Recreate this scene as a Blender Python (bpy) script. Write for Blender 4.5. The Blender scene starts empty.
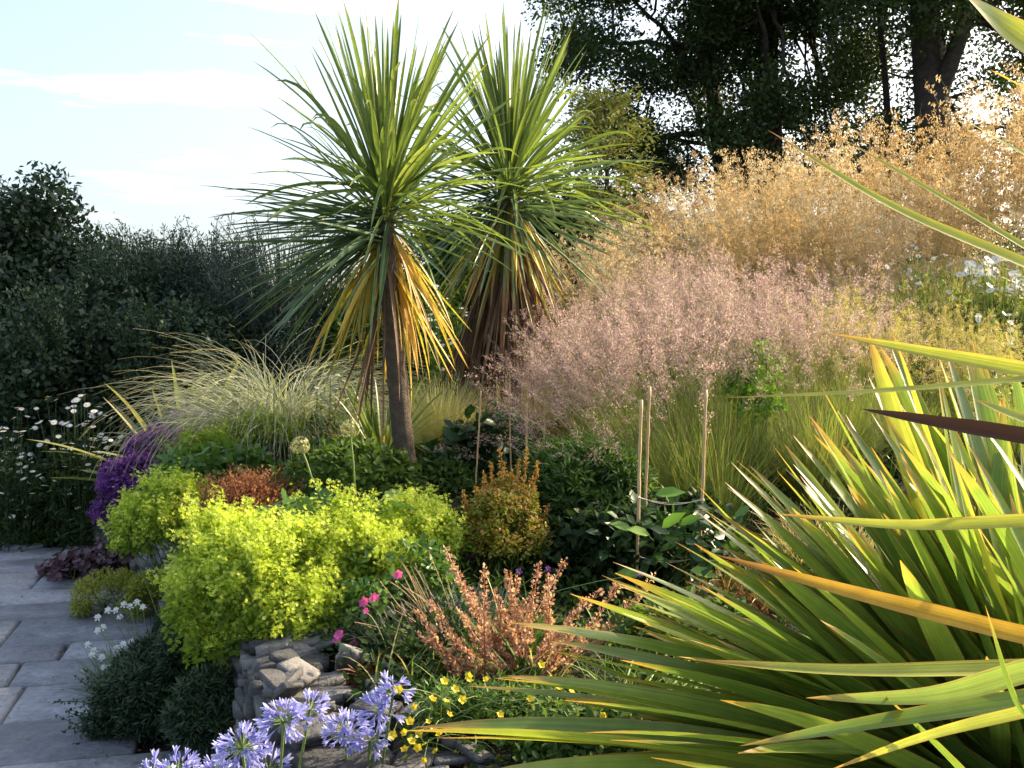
import bpy, math, random
import numpy as np
from mathutils import Vector
PI = math.pi
rad = math.radians
C = bpy.context.scene.collection
SC = bpy.context.scene

# ---------------------------------------------------------------- camera
CAM_Z = 1.70
FPX = 996.0
PITCH = math.atan((384 - 340) / FPX)
cd = bpy.data.cameras.new("camera"); cam = bpy.data.objects.new("camera", cd); C.objects.link(cam)
cam.location = (0, 0, CAM_Z); cam.rotation_euler = (PI / 2 - PITCH, 0, 0)
cd.sensor_width = 36; cd.lens = 36 * FPX / 1024; cd.clip_start = 0.05; cd.clip_end = 1000
SC.camera = cam

# ---------------------------------------------------------------- light
SUN_AZ, SUN_EL = 63.0, 29.0          # degrees right of the view direction, above the horizon
w = bpy.data.worlds.new("World"); SC.world = w; w.use_nodes = True
nt = w.node_tree; nt.nodes.clear()
sky = nt.nodes.new("ShaderNodeTexSky"); sky.sky_type = 'NISHITA'; sky.sun_disc = False
sky.sun_elevation = rad(SUN_EL); sky.sun_rotation = rad(SUN_AZ)
sky.air_density = 1.0; sky.dust_density = 5.0; sky.ozone_density = 1.3
tc = nt.nodes.new("ShaderNodeTexCoord")
mp = nt.nodes.new("ShaderNodeMapping"); mp.inputs['Scale'].default_value = (1.6, 1.6, 13.0); mp.inputs['Location'].default_value = (0.35, 0.1, 0.5)
nz = nt.nodes.new("ShaderNodeTexNoise"); nz.inputs['Scale'].default_value = 2.4; nz.inputs['Detail'].default_value = 7; nz.inputs['Roughness'].default_value = .55
cr = nt.nodes.new("ShaderNodeValToRGB"); cr.color_ramp.elements[0].position = .56; cr.color_ramp.elements[1].position = .80
mx = nt.nodes.new("ShaderNodeMixRGB"); mx.blend_type = 'MIX'; mx.inputs[2].default_value = (11, 11.5, 12, 1)
ml = nt.nodes.new("ShaderNodeMath"); ml.operation = 'MULTIPLY_ADD'; ml.inputs[1].default_value = .40; ml.inputs[2].default_value = .045
bg = nt.nodes.new("ShaderNodeBackground"); bg.inputs['Strength'].default_value = 0.15
wo = nt.nodes.new("ShaderNodeOutputWorld")
L = nt.links.new
L(tc.outputs['Generated'], mp.inputs['Vector']); L(mp.outputs[0], nz.inputs['Vector']); L(nz.outputs[0], cr.inputs[0])
L(cr.outputs[0], ml.inputs[0]); L(ml.outputs[0], mx.inputs[0]); L(sky.outputs[0], mx.inputs[1]); L(mx.outputs[0], bg.inputs[0]); L(bg.outputs[0], wo.inputs[0])
sd = bpy.data.lights.new("sun", 'SUN'); sd.energy = 5.0; sd.angle = rad(0.6); sd.color = (1.0, .82, .57)
sun = bpy.data.objects.new("sun", sd); C.objects.link(sun)
sdir = Vector((math.sin(rad(SUN_AZ)) * math.cos(rad(SUN_EL)), math.cos(rad(SUN_AZ)) * math.cos(rad(SUN_EL)), math.sin(rad(SUN_EL))))
sun.rotation_euler = sdir.to_track_quat('Z', 'Y').to_euler()
SC.view_settings.view_transform = 'Standard'; SC.view_settings.look = 'None'; SC.view_settings.gamma = 1
SC.view_settings.exposure = 1.35
SC.cycles.max_bounces = 6; SC.cycles.transmission_bounces = 4; SC.cycles.diffuse_bounces = 3; SC.cycles.glossy_bounces = 2
SC.cycles.use_denoising = True

# ---------------------------------------------------------------- helpers
rng = np.random.default_rng(7)
def seed(s):
    global rng
    rng = np.random.default_rng(s)

cp, sp = math.cos(PITCH), math.sin(PITCH)
def P(px, py, d):
    """world point seen at pixel px,py of the photograph, d metres in front"""
    x = (px - 512) / FPX; u = (384 - py) / FPX
    y = cp + u * sp; z = -sp + u * cp
    k = d / y
    return np.array([x * k, d, CAM_Z + z * k])
def M_(px, d): return px * d / FPX    # pixels to metres at d

def nrm(a): return a / np.maximum(np.linalg.norm(a, axis=-1, keepdims=True), 1e-9)
def U(a, b, n=None): return rng.uniform(a, b, n)
def rdir(n, zmin=-1.0):
    z = U(zmin, 1, n); a = U(0, 2 * PI, n); r = np.sqrt(1 - z * z)
    return np.stack([r * np.cos(a), r * np.sin(a), z], -1)

class MB:
    def __init__(s): s.V = []; s.F = []; s.R = []; s.T = []; s.A = []; s.I = []; s.n = 0
    def add(s, v, f, r=0.5, t=0.0, mi=0, ac=0.5):
        v = np.asarray(v, float).reshape(-1, 3); f = np.asarray(f, int)
        s.V.append(v); s.F.append(f + s.n); s.n += len(v)
        s.R.append(np.broadcast_to(np.asarray(r, float), (len(v),))); s.T.append(np.broadcast_to(np.asarray(t, float), (len(v),)))
        s.A.append(np.broadcast_to(np.asarray(ac, float), (len(v),)))
        s.I.append(np.full(len(f), mi))
        return s
    def mesh(s, name, mats, smooth=False):
        me = bpy.data.meshes.new(name)
        V = np.concatenate(s.V); me.vertices.add(len(V)); me.vertices.foreach_set('co', V.ravel())
        tot = np.concatenate([np.full(len(f), f.shape[1]) for f in s.F]); lp = np.concatenate([f.ravel() for f in s.F])
        me.loops.add(len(lp)); me.loops.foreach_set('vertex_index', lp.astype(np.int32))
        me.polygons.add(len(tot)); st = np.concatenate([[0], np.cumsum(tot)[:-1]])
        me.polygons.foreach_set('loop_start', st.astype(np.int32)); me.polygons.foreach_set('loop_total', tot.astype(np.int32))
        for m in (mats if isinstance(mats, (list, tuple)) else [mats]): me.materials.append(m)
        me.polygons.foreach_set('material_index', np.concatenate(s.I).astype(np.int32))
        if smooth: me.polygons.foreach_set('use_smooth', np.ones(len(tot), bool))
        for nm, dat in (('rnd', s.R), ('along', s.T), ('across', s.A)):
            a = me.attributes.new(nm, 'FLOAT', 'POINT'); a.data.foreach_set('value', np.concatenate(dat).astype(np.float32))
        me.update(calc_edges=True)
        return me
    def obj(s, name, mats, parent=None, smooth=False, origin=None):
        if origin is not None:
            o3 = np.asarray(origin, float); s.V = [v - o3 for v in s.V]
        o = bpy.data.objects.new(name, s.mesh(name, mats, smooth)); C.objects.link(o)
        if origin is not None: o.location = tuple(origin)
        if parent is not None:
            o.parent = parent
            if origin is None: o.matrix_parent_inverse = parent.matrix_basis.inverted() if parent.get('_w') else o.matrix_parent_inverse
        return o

def thing(name, label, cat, loc, group=None):
    o = bpy.data.objects.new(name, None); C.objects.link(o); o.empty_display_size = .1
    o.location = tuple(float(v) for v in loc); o['label'] = label; o['category'] = cat
    if group: o['group'] = group
    return o
def tag(o, label, cat, group=None):
    o['label'] = label; o['category'] = cat
    if group: o['group'] = group
    return o
def struct(o): o['kind'] = 'structure'; return o
def part(name, mb, mats, root, smooth=False):
    """mesh made in world space, parented under root without moving"""
    o3 = np.array(root.location)
    rp = root
    while rp.parent: rp = rp.parent; o3 = o3 + np.array(rp.location)
    mb.V = [v - o3 for v in mb.V]
    o = bpy.data.objects.new(name, mb.mesh(name, mats, smooth)); C.objects.link(o); o.parent = root
    return o
def copy_tree(o, parent=None):
    c = o.copy(); C.objects.link(c)
    if parent is not None: c.parent = parent
    for ch in list(o.children): copy_tree(ch, c)
    return c

# ---------------------------------------------------------------- generators (all vectorised)
def sweep(m, Pt, R, sides=3, rnd=None, mi=0, close=False):
    """Pt (N,S,3), R (N,S)"""
    Pt = np.asarray(Pt, float); N, S, _ = Pt.shape; R = np.broadcast_to(R, (N, S))
    T = nrm(np.gradient(Pt, axis=1)); ref = np.where(np.abs(T[..., 2:3]) > .9, np.array([1., 0, 0]), np.array([0, 0, 1.]))
    A = nrm(np.cross(T, ref)); B = np.cross(T, A)
    an = np.arange(sides) * 2 * PI / sides
    v = Pt[:, :, None] + R[:, :, None, None] * (A[:, :, None] * np.cos(an)[None, None, :, None] + B[:, :, None] * np.sin(an)[None, None, :, None])
    idx = np.arange(N * S * sides).reshape(N, S, sides); nx = np.roll(idx, -1, 2)
    f = np.stack([idx[:, :-1], nx[:, :-1], nx[:, 1:], idx[:, 1:]], -1).reshape(-1, 4)
    r = (U(0, 1, N) if rnd is None else np.broadcast_to(rnd, (N,)))
    m.add(v.reshape(-1, 3), f, np.repeat(r, S * sides), np.tile(np.repeat(np.linspace(0, 1, S), sides), N), mi)
    return m
def arc(base, az, el, bend, Ln, segs, q=1.4, wob=0.0):
    """curved centre lines: elevation el falls by bend along the length"""
    N = len(Ln); base = np.broadcast_to(base, (N, 3)); az = np.broadcast_to(az, (N,)); el = np.broadcast_to(el, (N,)); bend = np.broadcast_to(bend, (N,))
    t = (np.arange(segs) + .5) / segs
    e = el[:, None] - bend[:, None] * t[None] ** q
    a = az[:, None] + (U(-1, 1, N) * wob)[:, None] * t[None]
    d = np.stack([np.cos(e) * np.cos(a), np.cos(e) * np.sin(a), np.sin(e)], -1) * (Ln / segs)[:, None, None]
    return np.concatenate([base[:, None], base[:, None] + np.cumsum(d, 1)], 1)
def strips(m, Pt, W, roll=None, fold=0.25, rnd=None, mi=0, prof=None, twist=0.0):
    """leaf blades along centre lines Pt (N,S,3), half widths W (N,)"""
    N, S, _ = Pt.shape
    T = nrm(np.gradient(Pt, axis=1)); H = T * np.array([1, 1, 0]);
    h0 = nrm(Pt[:, -1] - Pt[:, 0]) * np.array([1, 1, 0]) + 1e-4; side = nrm(np.cross(np.broadcast_to(h0[:, None], T.shape), np.array([0, 0, 1.])))
    nn = nrm(np.cross(side, T)); side = np.cross(T, nn)
    t = np.linspace(0, 1, S)
    ro = (np.zeros(N) if roll is None else np.broadcast_to(roll, (N,)))[:, None] + (U(-1, 1, N) * twist)[:, None] * t[None]
    c, s_ = np.cos(ro)[..., None], np.sin(ro)[..., None]
    sd = side * c + nn * s_; up = -side * s_ + nn * c
    if prof is None: prof = np.minimum(1, .55 + 1.8 * t) * np.sqrt(np.clip(1 - t ** 2.6, 0, 1))
    prof = np.asarray(prof).copy(); prof[-1] = max(prof[-1], .02)
    ww = np.broadcast_to(W, (N,))[:, None] * prof[None]
    ww = ww[..., None]
    if fold:
        v = np.stack([Pt - sd * ww + up * ww * fold, Pt - up * ww * fold * .6, Pt + sd * ww + up * ww * fold], 2); k = 3
    else:
        v = np.stack([Pt - sd * ww, Pt + sd * ww], 2); k = 2
    idx = np.arange(N * S * k).reshape(N, S, k)
    f = np.stack([idx[:, :-1, :-1], idx[:, :-1, 1:], idx[:, 1:, 1:], idx[:, 1:, :-1]], -1).reshape(-1, 4)
    r = (U(0, 1, N) if rnd is None else np.broadcast_to(rnd, (N,)))
    m.add(v.reshape(-1, 3), f, np.repeat(r, S * k), np.tile(np.repeat(t, k), N), mi, np.tile(np.linspace(0, 1, k), N * S))
    return m
def inst(m, tm, pos, X, Z, sx=1., sy=None, sz=None, rnd=None, mi=0):
    """copies of template tm=(verts, faces) with local x along X and local z near Z"""
    tv, tf = tm; tv = np.asarray(tv, float); N = len(pos)
    X = nrm(np.asarray(X)); Y = nrm(np.cross(np.broadcast_to(Z, X.shape), X)); Zz = np.cross(X, Y)
    sx = np.broadcast_to(sx, (N,)); sy = sx if sy is None else np.broadcast_to(sy, (N,)); sz = sx if sz is None else np.broadcast_to(sz, (N,))
    v = pos[:, None] + (tv[None, :, 0:1] * X[:, None]) * sx[:, None, None] + (tv[None, :, 1:2] * Y[:, None]) * sy[:, None, None] + (tv[None, :, 2:3] * Zz[:, None]) * sz[:, None, None]
    r = (U(0, 1, N) if rnd is None else np.broadcast_to(rnd, (N,)))
    K = len(tv); tt = np.clip(np.abs(tv[:, 0]), 0, 1)
    groups = {}
    for f in tf: groups.setdefault(len(f), []).append(f)
    off = np.arange(N)[:, None, None] * K
    first = True
    for k, fs in groups.items():
        fa = (np.array(fs)[None] + off).reshape(-1, k)
        if first: m.add(v.reshape(-1, 3), fa, np.repeat(r, K), np.tile(tt, N), mi); n0 = m.n - N * K; first = False
        else: m.F.append(fa + n0); m.I.append(np.full(len(fa), mi))
    return m

# templates (length 1 along x)
DIA = ([(0, 0, 0), (.45, -.28, .05), (1, 0, 0), (.45, .28, .05)], [(0, 1, 2, 3)])
THIN = ([(0, 0, 0), (.4, -.12, .0), (1, 0, -.05), (.4, .12, .0)], [(0, 1, 2, 3)])
OVAL = ([(0, 0, 0), (.22, -.22, .06), (.6, -.25, .05), (1, 0, -.06), (.6, .25, .05), (.22, .22, .06), (.3, 0, -.02), (.65, 0, -.02)],
        [(0, 1, 6), (1, 2, 7, 6), (2, 3, 7), (3, 4, 7), (4, 5, 6, 7), (5, 0, 6)])
SEED = ([(0, 0, 0), (.4, -.16, 0), (1, 0, 0), (.4, .16, 0), (.4, 0, -.16), (.4, 0, .16)], [(0, 1, 2, 3), (0, 4, 2, 5)])
def star(k, inner=.18, tip=.0, wid=.30, cup=.25):
    v = [(0, 0, 0)]; f = []
    for i in range(k):
        a = 2 * PI * i / k; h = wid * 2 * PI / k * .9
        n = len(v)
        v += [(inner * math.cos(a - h), inner * math.sin(a - h), cup * .2), (.72 * math.cos(a - h * 1.05), .72 * math.sin(a - h * 1.05), cup * .7),
              (math.cos(a), math.sin(a), cup), (.72 * math.cos(a + h * 1.05), .72 * math.sin(a + h * 1.05), cup * .7), (inner * math.cos(a + h), inner * math.sin(a + h), cup * .2)]
        f += [(0, n, n + 4), (n, n + 1, n + 3, n + 4), (n + 1, n + 2, n + 3)]
    # local z is the flower axis; inst wants x: swap so the axis is z already
    return (v, f)
STAR5 = star(5); STAR4 = star(4, wid=.42, cup=.35); DAISY = star(15, inner=.25, wid=.42, cup=.04); STAR6 = star(6, wid=.36, cup=.5)
def disc(k, lob=0, cup=.2, scal=.06):
    v = [(0, 0, 0)]; f = []
    n = k * 2
    for i in range(n):
        a = PI * .04 + 2 * PI * i / n * .97
        r = 1 - (scal if i % 2 else 0) - (.13 if lob and (i * lob // n) != ((i + 1) * lob // n) else 0)
        v.append((r * math.cos(a), r * math.sin(a), cup * (1 if i % 2 else .82)))
    for i in range(n - 1): f.append((0, i + 1, i + 2))
    return (v, f)
ROUND = disc(14, lob=9, cup=.22, scal=.07)
def ball(nu=8, nv=5):
    v = [(0, 0, 1)]; f = []
    for j in range(1, nv):
        for i in range(nu):
            a = 2 * PI * i / nu; b = PI * j / nv; v.append((math.sin(b) * math.cos(a), math.sin(b) * math.sin(a), math.cos(b)))
    v.append((0, 0, -1))
    for i in range(nu):
        f.append((0, 1 + i, 1 + (i + 1) % nu))
        for j in range(nv - 2):
            o = 1 + j * nu; f.append((o + i, o + nu + i, o + nu + (i + 1) % nu, o + (i + 1) % nu))
        o = 1 + (nv - 2) * nu; f.append((o + i, len(v) - 1, o + (i + 1) % nu))
    return (v, f)
BALL = ball()

def clumps(m, cen, rad_, n_per, tm, size, var=.35, mi=0, up=.5, hang=0., rnd=None, zmin=-.5, aspect=1., shell=.55):
    """leaves spread through the outer shell of every ball cen/rad_"""
    cen = np.asarray(cen); Mn = len(cen); rad_ = np.broadcast_to(rad_, (Mn,))
    ci = np.repeat(np.arange(Mn), n_per); n = len(ci)
    d = rdir(n, zmin); rr = U(shell, 1., n) ** .7
    pos = cen[ci] + d * (rad_[ci] * rr)[:, None]
    Z = nrm(d * .8 + np.array([0, 0, up]) + rdir(n) * .7)
    X = nrm(np.cross(Z, rdir(n)) + d * .6 - np.array([0, 0, hang]))
    s = size * (1 + U(-var, var, n))
    cr_ = U(0, 1, Mn)
    r = np.clip(.5 * cr_[ci] + .5 * U(0, 1, n), 0, 1) if rnd is None else np.clip(rnd + U(-.1, .1, n), 0, 1)
    return inst(m, tm, pos, X, Z, s, s * aspect, s, r, mi)
def ell_pts(c, r, n, zmin=-.3, lump=.12, fill=0.):
    """points over a lumpy ellipsoid"""
    d = rdir(n, zmin)
    k = nrm(rng.normal(size=(6, 3))) * 3; ph = U(0, 6, 6)
    bump = 1 + lump * np.sin(d @ k.T + ph).sum(1) / 2.2
    rr = bump * (1 - fill * U(0, 1, n) ** 1.5)
    return np.asarray(c) + d * np.asarray(r) * rr[:, None]

# ---------------------------------------------------------------- materials
def ramp(nt, stops):
    r = nt.nodes.new("ShaderNodeValToRGB"); e = r.color_ramp.elements
    e[0].position = stops[0][0]; e[0].color = (*stops[0][1], 1)
    e[1].position = stops[-1][0]; e[1].color = (*stops[-1][1], 1)
    for p, c in stops[1:-1]:
        x = e.new(p); x.color = (*c, 1)
    return r
def leafmat(name, cols, tip=None, tip_at=.9, base=None, base_at=.2, trans=.35, rough=.5, spec=.4, streak=False, edge=None, tscale=1.5, tblue=.6):
    """cols: colour stops over the per-leaf random value; tip / base: colour of the leaf's own end"""
    m = bpy.data.materials.new(name); m.use_nodes = True; nt = m.node_tree; nt.nodes.clear(); L = nt.links.new
    a = nt.nodes.new("ShaderNodeAttribute"); a.attribute_name = 'rnd'
    n = len(cols); st = [(i / max(n - 1, 1), c) for i, c in enumerate(cols)]
    r = ramp(nt, st if n > 1 else [(0, cols[0]), (1, cols[0])]); L(a.outputs['Fac'], r.inputs[0]); col = r.outputs[0]
    if tip is not None or base is not None:
        b = nt.nodes.new("ShaderNodeAttribute"); b.attribute_name = 'along'
    for c, at, inv in ((tip, tip_at, 0), (base, base_at, 1)):
        if c is None: continue
        mr = nt.nodes.new("ShaderNodeMapRange")
        if inv: mr.inputs[1].default_value = at; mr.inputs[2].default_value = 0
        else: mr.inputs[1].default_value = at - .08; mr.inputs[2].default_value = min(1, at + .06)
        L(b.outputs['Fac'], mr.inputs[0]); x = nt.nodes.new("ShaderNodeMixRGB"); x.inputs[2].default_value = (*c, 1)
        L(mr.outputs[0], x.inputs[0]); L(col, x.inputs[1]); col = x.outputs[0]
    g = nt.nodes.new("ShaderNodeNewGeometry")
    nz = nt.nodes.new("ShaderNodeTexNoise"); nz.inputs['Scale'].default_value = 23 if streak else 9; nz.inputs['Detail'].default_value = 4
    L(g.outputs['Position'], nz.inputs['Vector'])
    hs = nt.nodes.new("ShaderNodeHueSaturation"); mv = nt.nodes.new("ShaderNodeMapRange"); mv.inputs[3].default_value = .72; mv.inputs[4].default_value = 1.28
    L(nz.outputs[0], mv.inputs[0]); L(mv.outputs[0], hs.inputs['Value'])
    if streak:   # veins running along the blade, in the blade's own coordinates
        ac = nt.nodes.new("ShaderNodeAttribute"); ac.attribute_name = 'across'; al = nt.nodes.new("ShaderNodeAttribute"); al.attribute_name = 'along'
        cx = nt.nodes.new("ShaderNodeCombineXYZ"); L(ac.outputs['Fac'], cx.inputs[0]); L(al.outputs['Fac'], cx.inputs[1]); L(a.outputs['Fac'], cx.inputs[2])
        vm = nt.nodes.new("ShaderNodeMapping"); vm.inputs['Scale'].default_value = (16, 1.6, 30); L(cx.outputs[0], vm.inputs['Vector'])
        vn = nt.nodes.new("ShaderNodeTexNoise"); vn.inputs['Scale'].default_value = 1.0; vn.inputs['Detail'].default_value = 5; vn.inputs['Roughness'].default_value = .7; L(vm.outputs[0], vn.inputs['Vector'])
        v2 = nt.nodes.new("ShaderNodeMapRange"); v2.inputs[1].default_value = .3; v2.inputs[2].default_value = .7; v2.inputs[3].default_value = .58; v2.inputs[4].default_value = 1.38; L(vn.outputs[0], v2.inputs[0])
        mm = nt.nodes.new("ShaderNodeMath"); mm.operation = 'MULTIPLY'; L(mv.outputs[0], mm.inputs[0]); L(v2.outputs[0], mm.inputs[1]); L(mm.outputs[0], hs.inputs['Value'])
        if edge is not None:
            d1 = nt.nodes.new("ShaderNodeMath"); d1.operation = 'SUBTRACT'; d1.inputs[1].default_value = .5; L(ac.outputs['Fac'], d1.inputs[0])
            d2 = nt.nodes.new("ShaderNodeMath"); d2.operation = 'ABSOLUTE'; L(d1.outputs[0], d2.inputs[0])
            d3 = nt.nodes.new("ShaderNodeMapRange"); d3.inputs[1].default_value = .455; d3.inputs[2].default_value = .48; L(d2.outputs[0], d3.inputs[0])
            ex = nt.nodes.new("ShaderNodeMixRGB"); ex.inputs[2].default_value = (*edge, 1); L(d3.outputs[0], ex.inputs[0]); L(col, ex.inputs[1]); col = ex.outputs[0]
        # small brown blemishes
        bn = nt.nodes.new("ShaderNodeTexNoise"); bn.inputs['Scale'].default_value = 1.0; bn.inputs['Detail'].default_value = 3; bm = nt.nodes.new("ShaderNodeMapping"); bm.inputs['Scale'].default_value = (3, 14, 60); bm.inputs['Location'].default_value = (5, 5, 5)
        L(cx.outputs[0], bm.inputs['Vector']); L(bm.outputs[0], bn.inputs['Vector']); b3 = nt.nodes.new("ShaderNodeMapRange"); b3.inputs[1].default_value = .68; b3.inputs[2].default_value = .76; b3.inputs[4].default_value = .7; L(bn.outputs[0], b3.inputs[0])
        bx = nt.nodes.new("ShaderNodeMixRGB"); bx.inputs[2].default_value = (.22, .13, .05, 1); L(b3.outputs[0], bx.inputs[0]); L(col, bx.inputs[1]); col = bx.outputs[0]; L(col, hs.inputs['Color']); col = hs.outputs[0]
    p = nt.nodes.new("ShaderNodeBsdfPrincipled"); p.inputs['Roughness'].default_value = rough; p.inputs['Specular IOR Level'].default_value = spec
    L(col, p.inputs['Base Color'])
    o = nt.nodes.new("ShaderNodeOutputMaterial")
    if trans > 0:
        t = nt.nodes.new("ShaderNodeBsdfTranslucent"); s = nt.nodes.new("ShaderNodeMixShader"); s.inputs[0].default_value = trans
        tb = nt.nodes.new("ShaderNodeMixRGB"); tb.blend_type = 'MULTIPLY'; tb.inputs[0].default_value = 1; tb.inputs[2].default_value = (tscale, tscale * 1.0, tscale * tblue, 1)
        L(col, tb.inputs[1]); L(tb.outputs[0], t.inputs[0]); L(p.outputs[0], s.inputs[1]); L(t.outputs[0], s.inputs[2]); L(s.outputs[0], o.inputs[0])
    else: L(p.outputs[0], o.inputs[0])
    return m
def rockmat(name, c1, c2, c3, scale=6, bump=.4, rough=.85, rndmix=True):
    m = bpy.data.materials.new(name); m.use_nodes = True; nt = m.node_tree; L = nt.links.new
    p = nt.nodes['Principled BSDF']; g = nt.nodes.new("ShaderNodeNewGeometry")
    n1 = nt.nodes.new("ShaderNodeTexNoise"); n1.inputs['Scale'].default_value = scale; n1.inputs['Detail'].default_value = 8; n1.inputs['Roughness'].default_value = .65
    n2 = nt.nodes.new("ShaderNodeTexNoise"); n2.inputs['Scale'].default_value = scale * 7; n2.inputs['Detail'].default_value = 6
    L(g.outputs['Position'], n1.inputs['Vector']); L(g.outputs['Position'], n2.inputs['Vector'])
    a = nt.nodes.new("ShaderNodeAttribute"); a.attribute_name = 'rnd'
    ad = nt.nodes.new("ShaderNodeMath"); ad.operation = 'MULTIPLY_ADD'; ad.inputs[1].default_value = .55 if rndmix else 0.0
    L(a.outputs['Fac'], ad.inputs[0]); L(n1.outputs[0], ad.inputs[2])
    sb = nt.nodes.new("ShaderNodeMath"); sb.operation = 'SUBTRACT'; sb.inputs[1].default_value = .27 if rndmix else 0.0; L(ad.outputs[0], sb.inputs[0])
    r = ramp(nt, [(.25, c1), (.5, c2), (.78, c3)]); L(sb.outputs[0], r.inputs[0])
    mu = nt.nodes.new("ShaderNodeMixRGB"); mu.blend_type = 'OVERLAY'; mu.inputs[0].default_value = .5; L(r.outputs[0], mu.inputs[1]); L(n2.outputs[0], mu.inputs[2]); L(mu.outputs[0], p.inputs['Base Color'])
    p.inputs['Roughness'].default_value = rough
    bp = nt.nodes.new("ShaderNodeBump"); bp.inputs['Strength'].default_value = bump; bp.inputs['Distance'].default_value = .02
    mm = nt.nodes.new("ShaderNodeMath"); mm.operation = 'ADD'; L(n1.outputs[0], mm.inputs[0]); L(n2.outputs[0], mm.inputs[1]); L(mm.outputs[0], bp.inputs['Height']); L(bp.outputs[0], p.inputs['Normal'])
    return m

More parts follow.
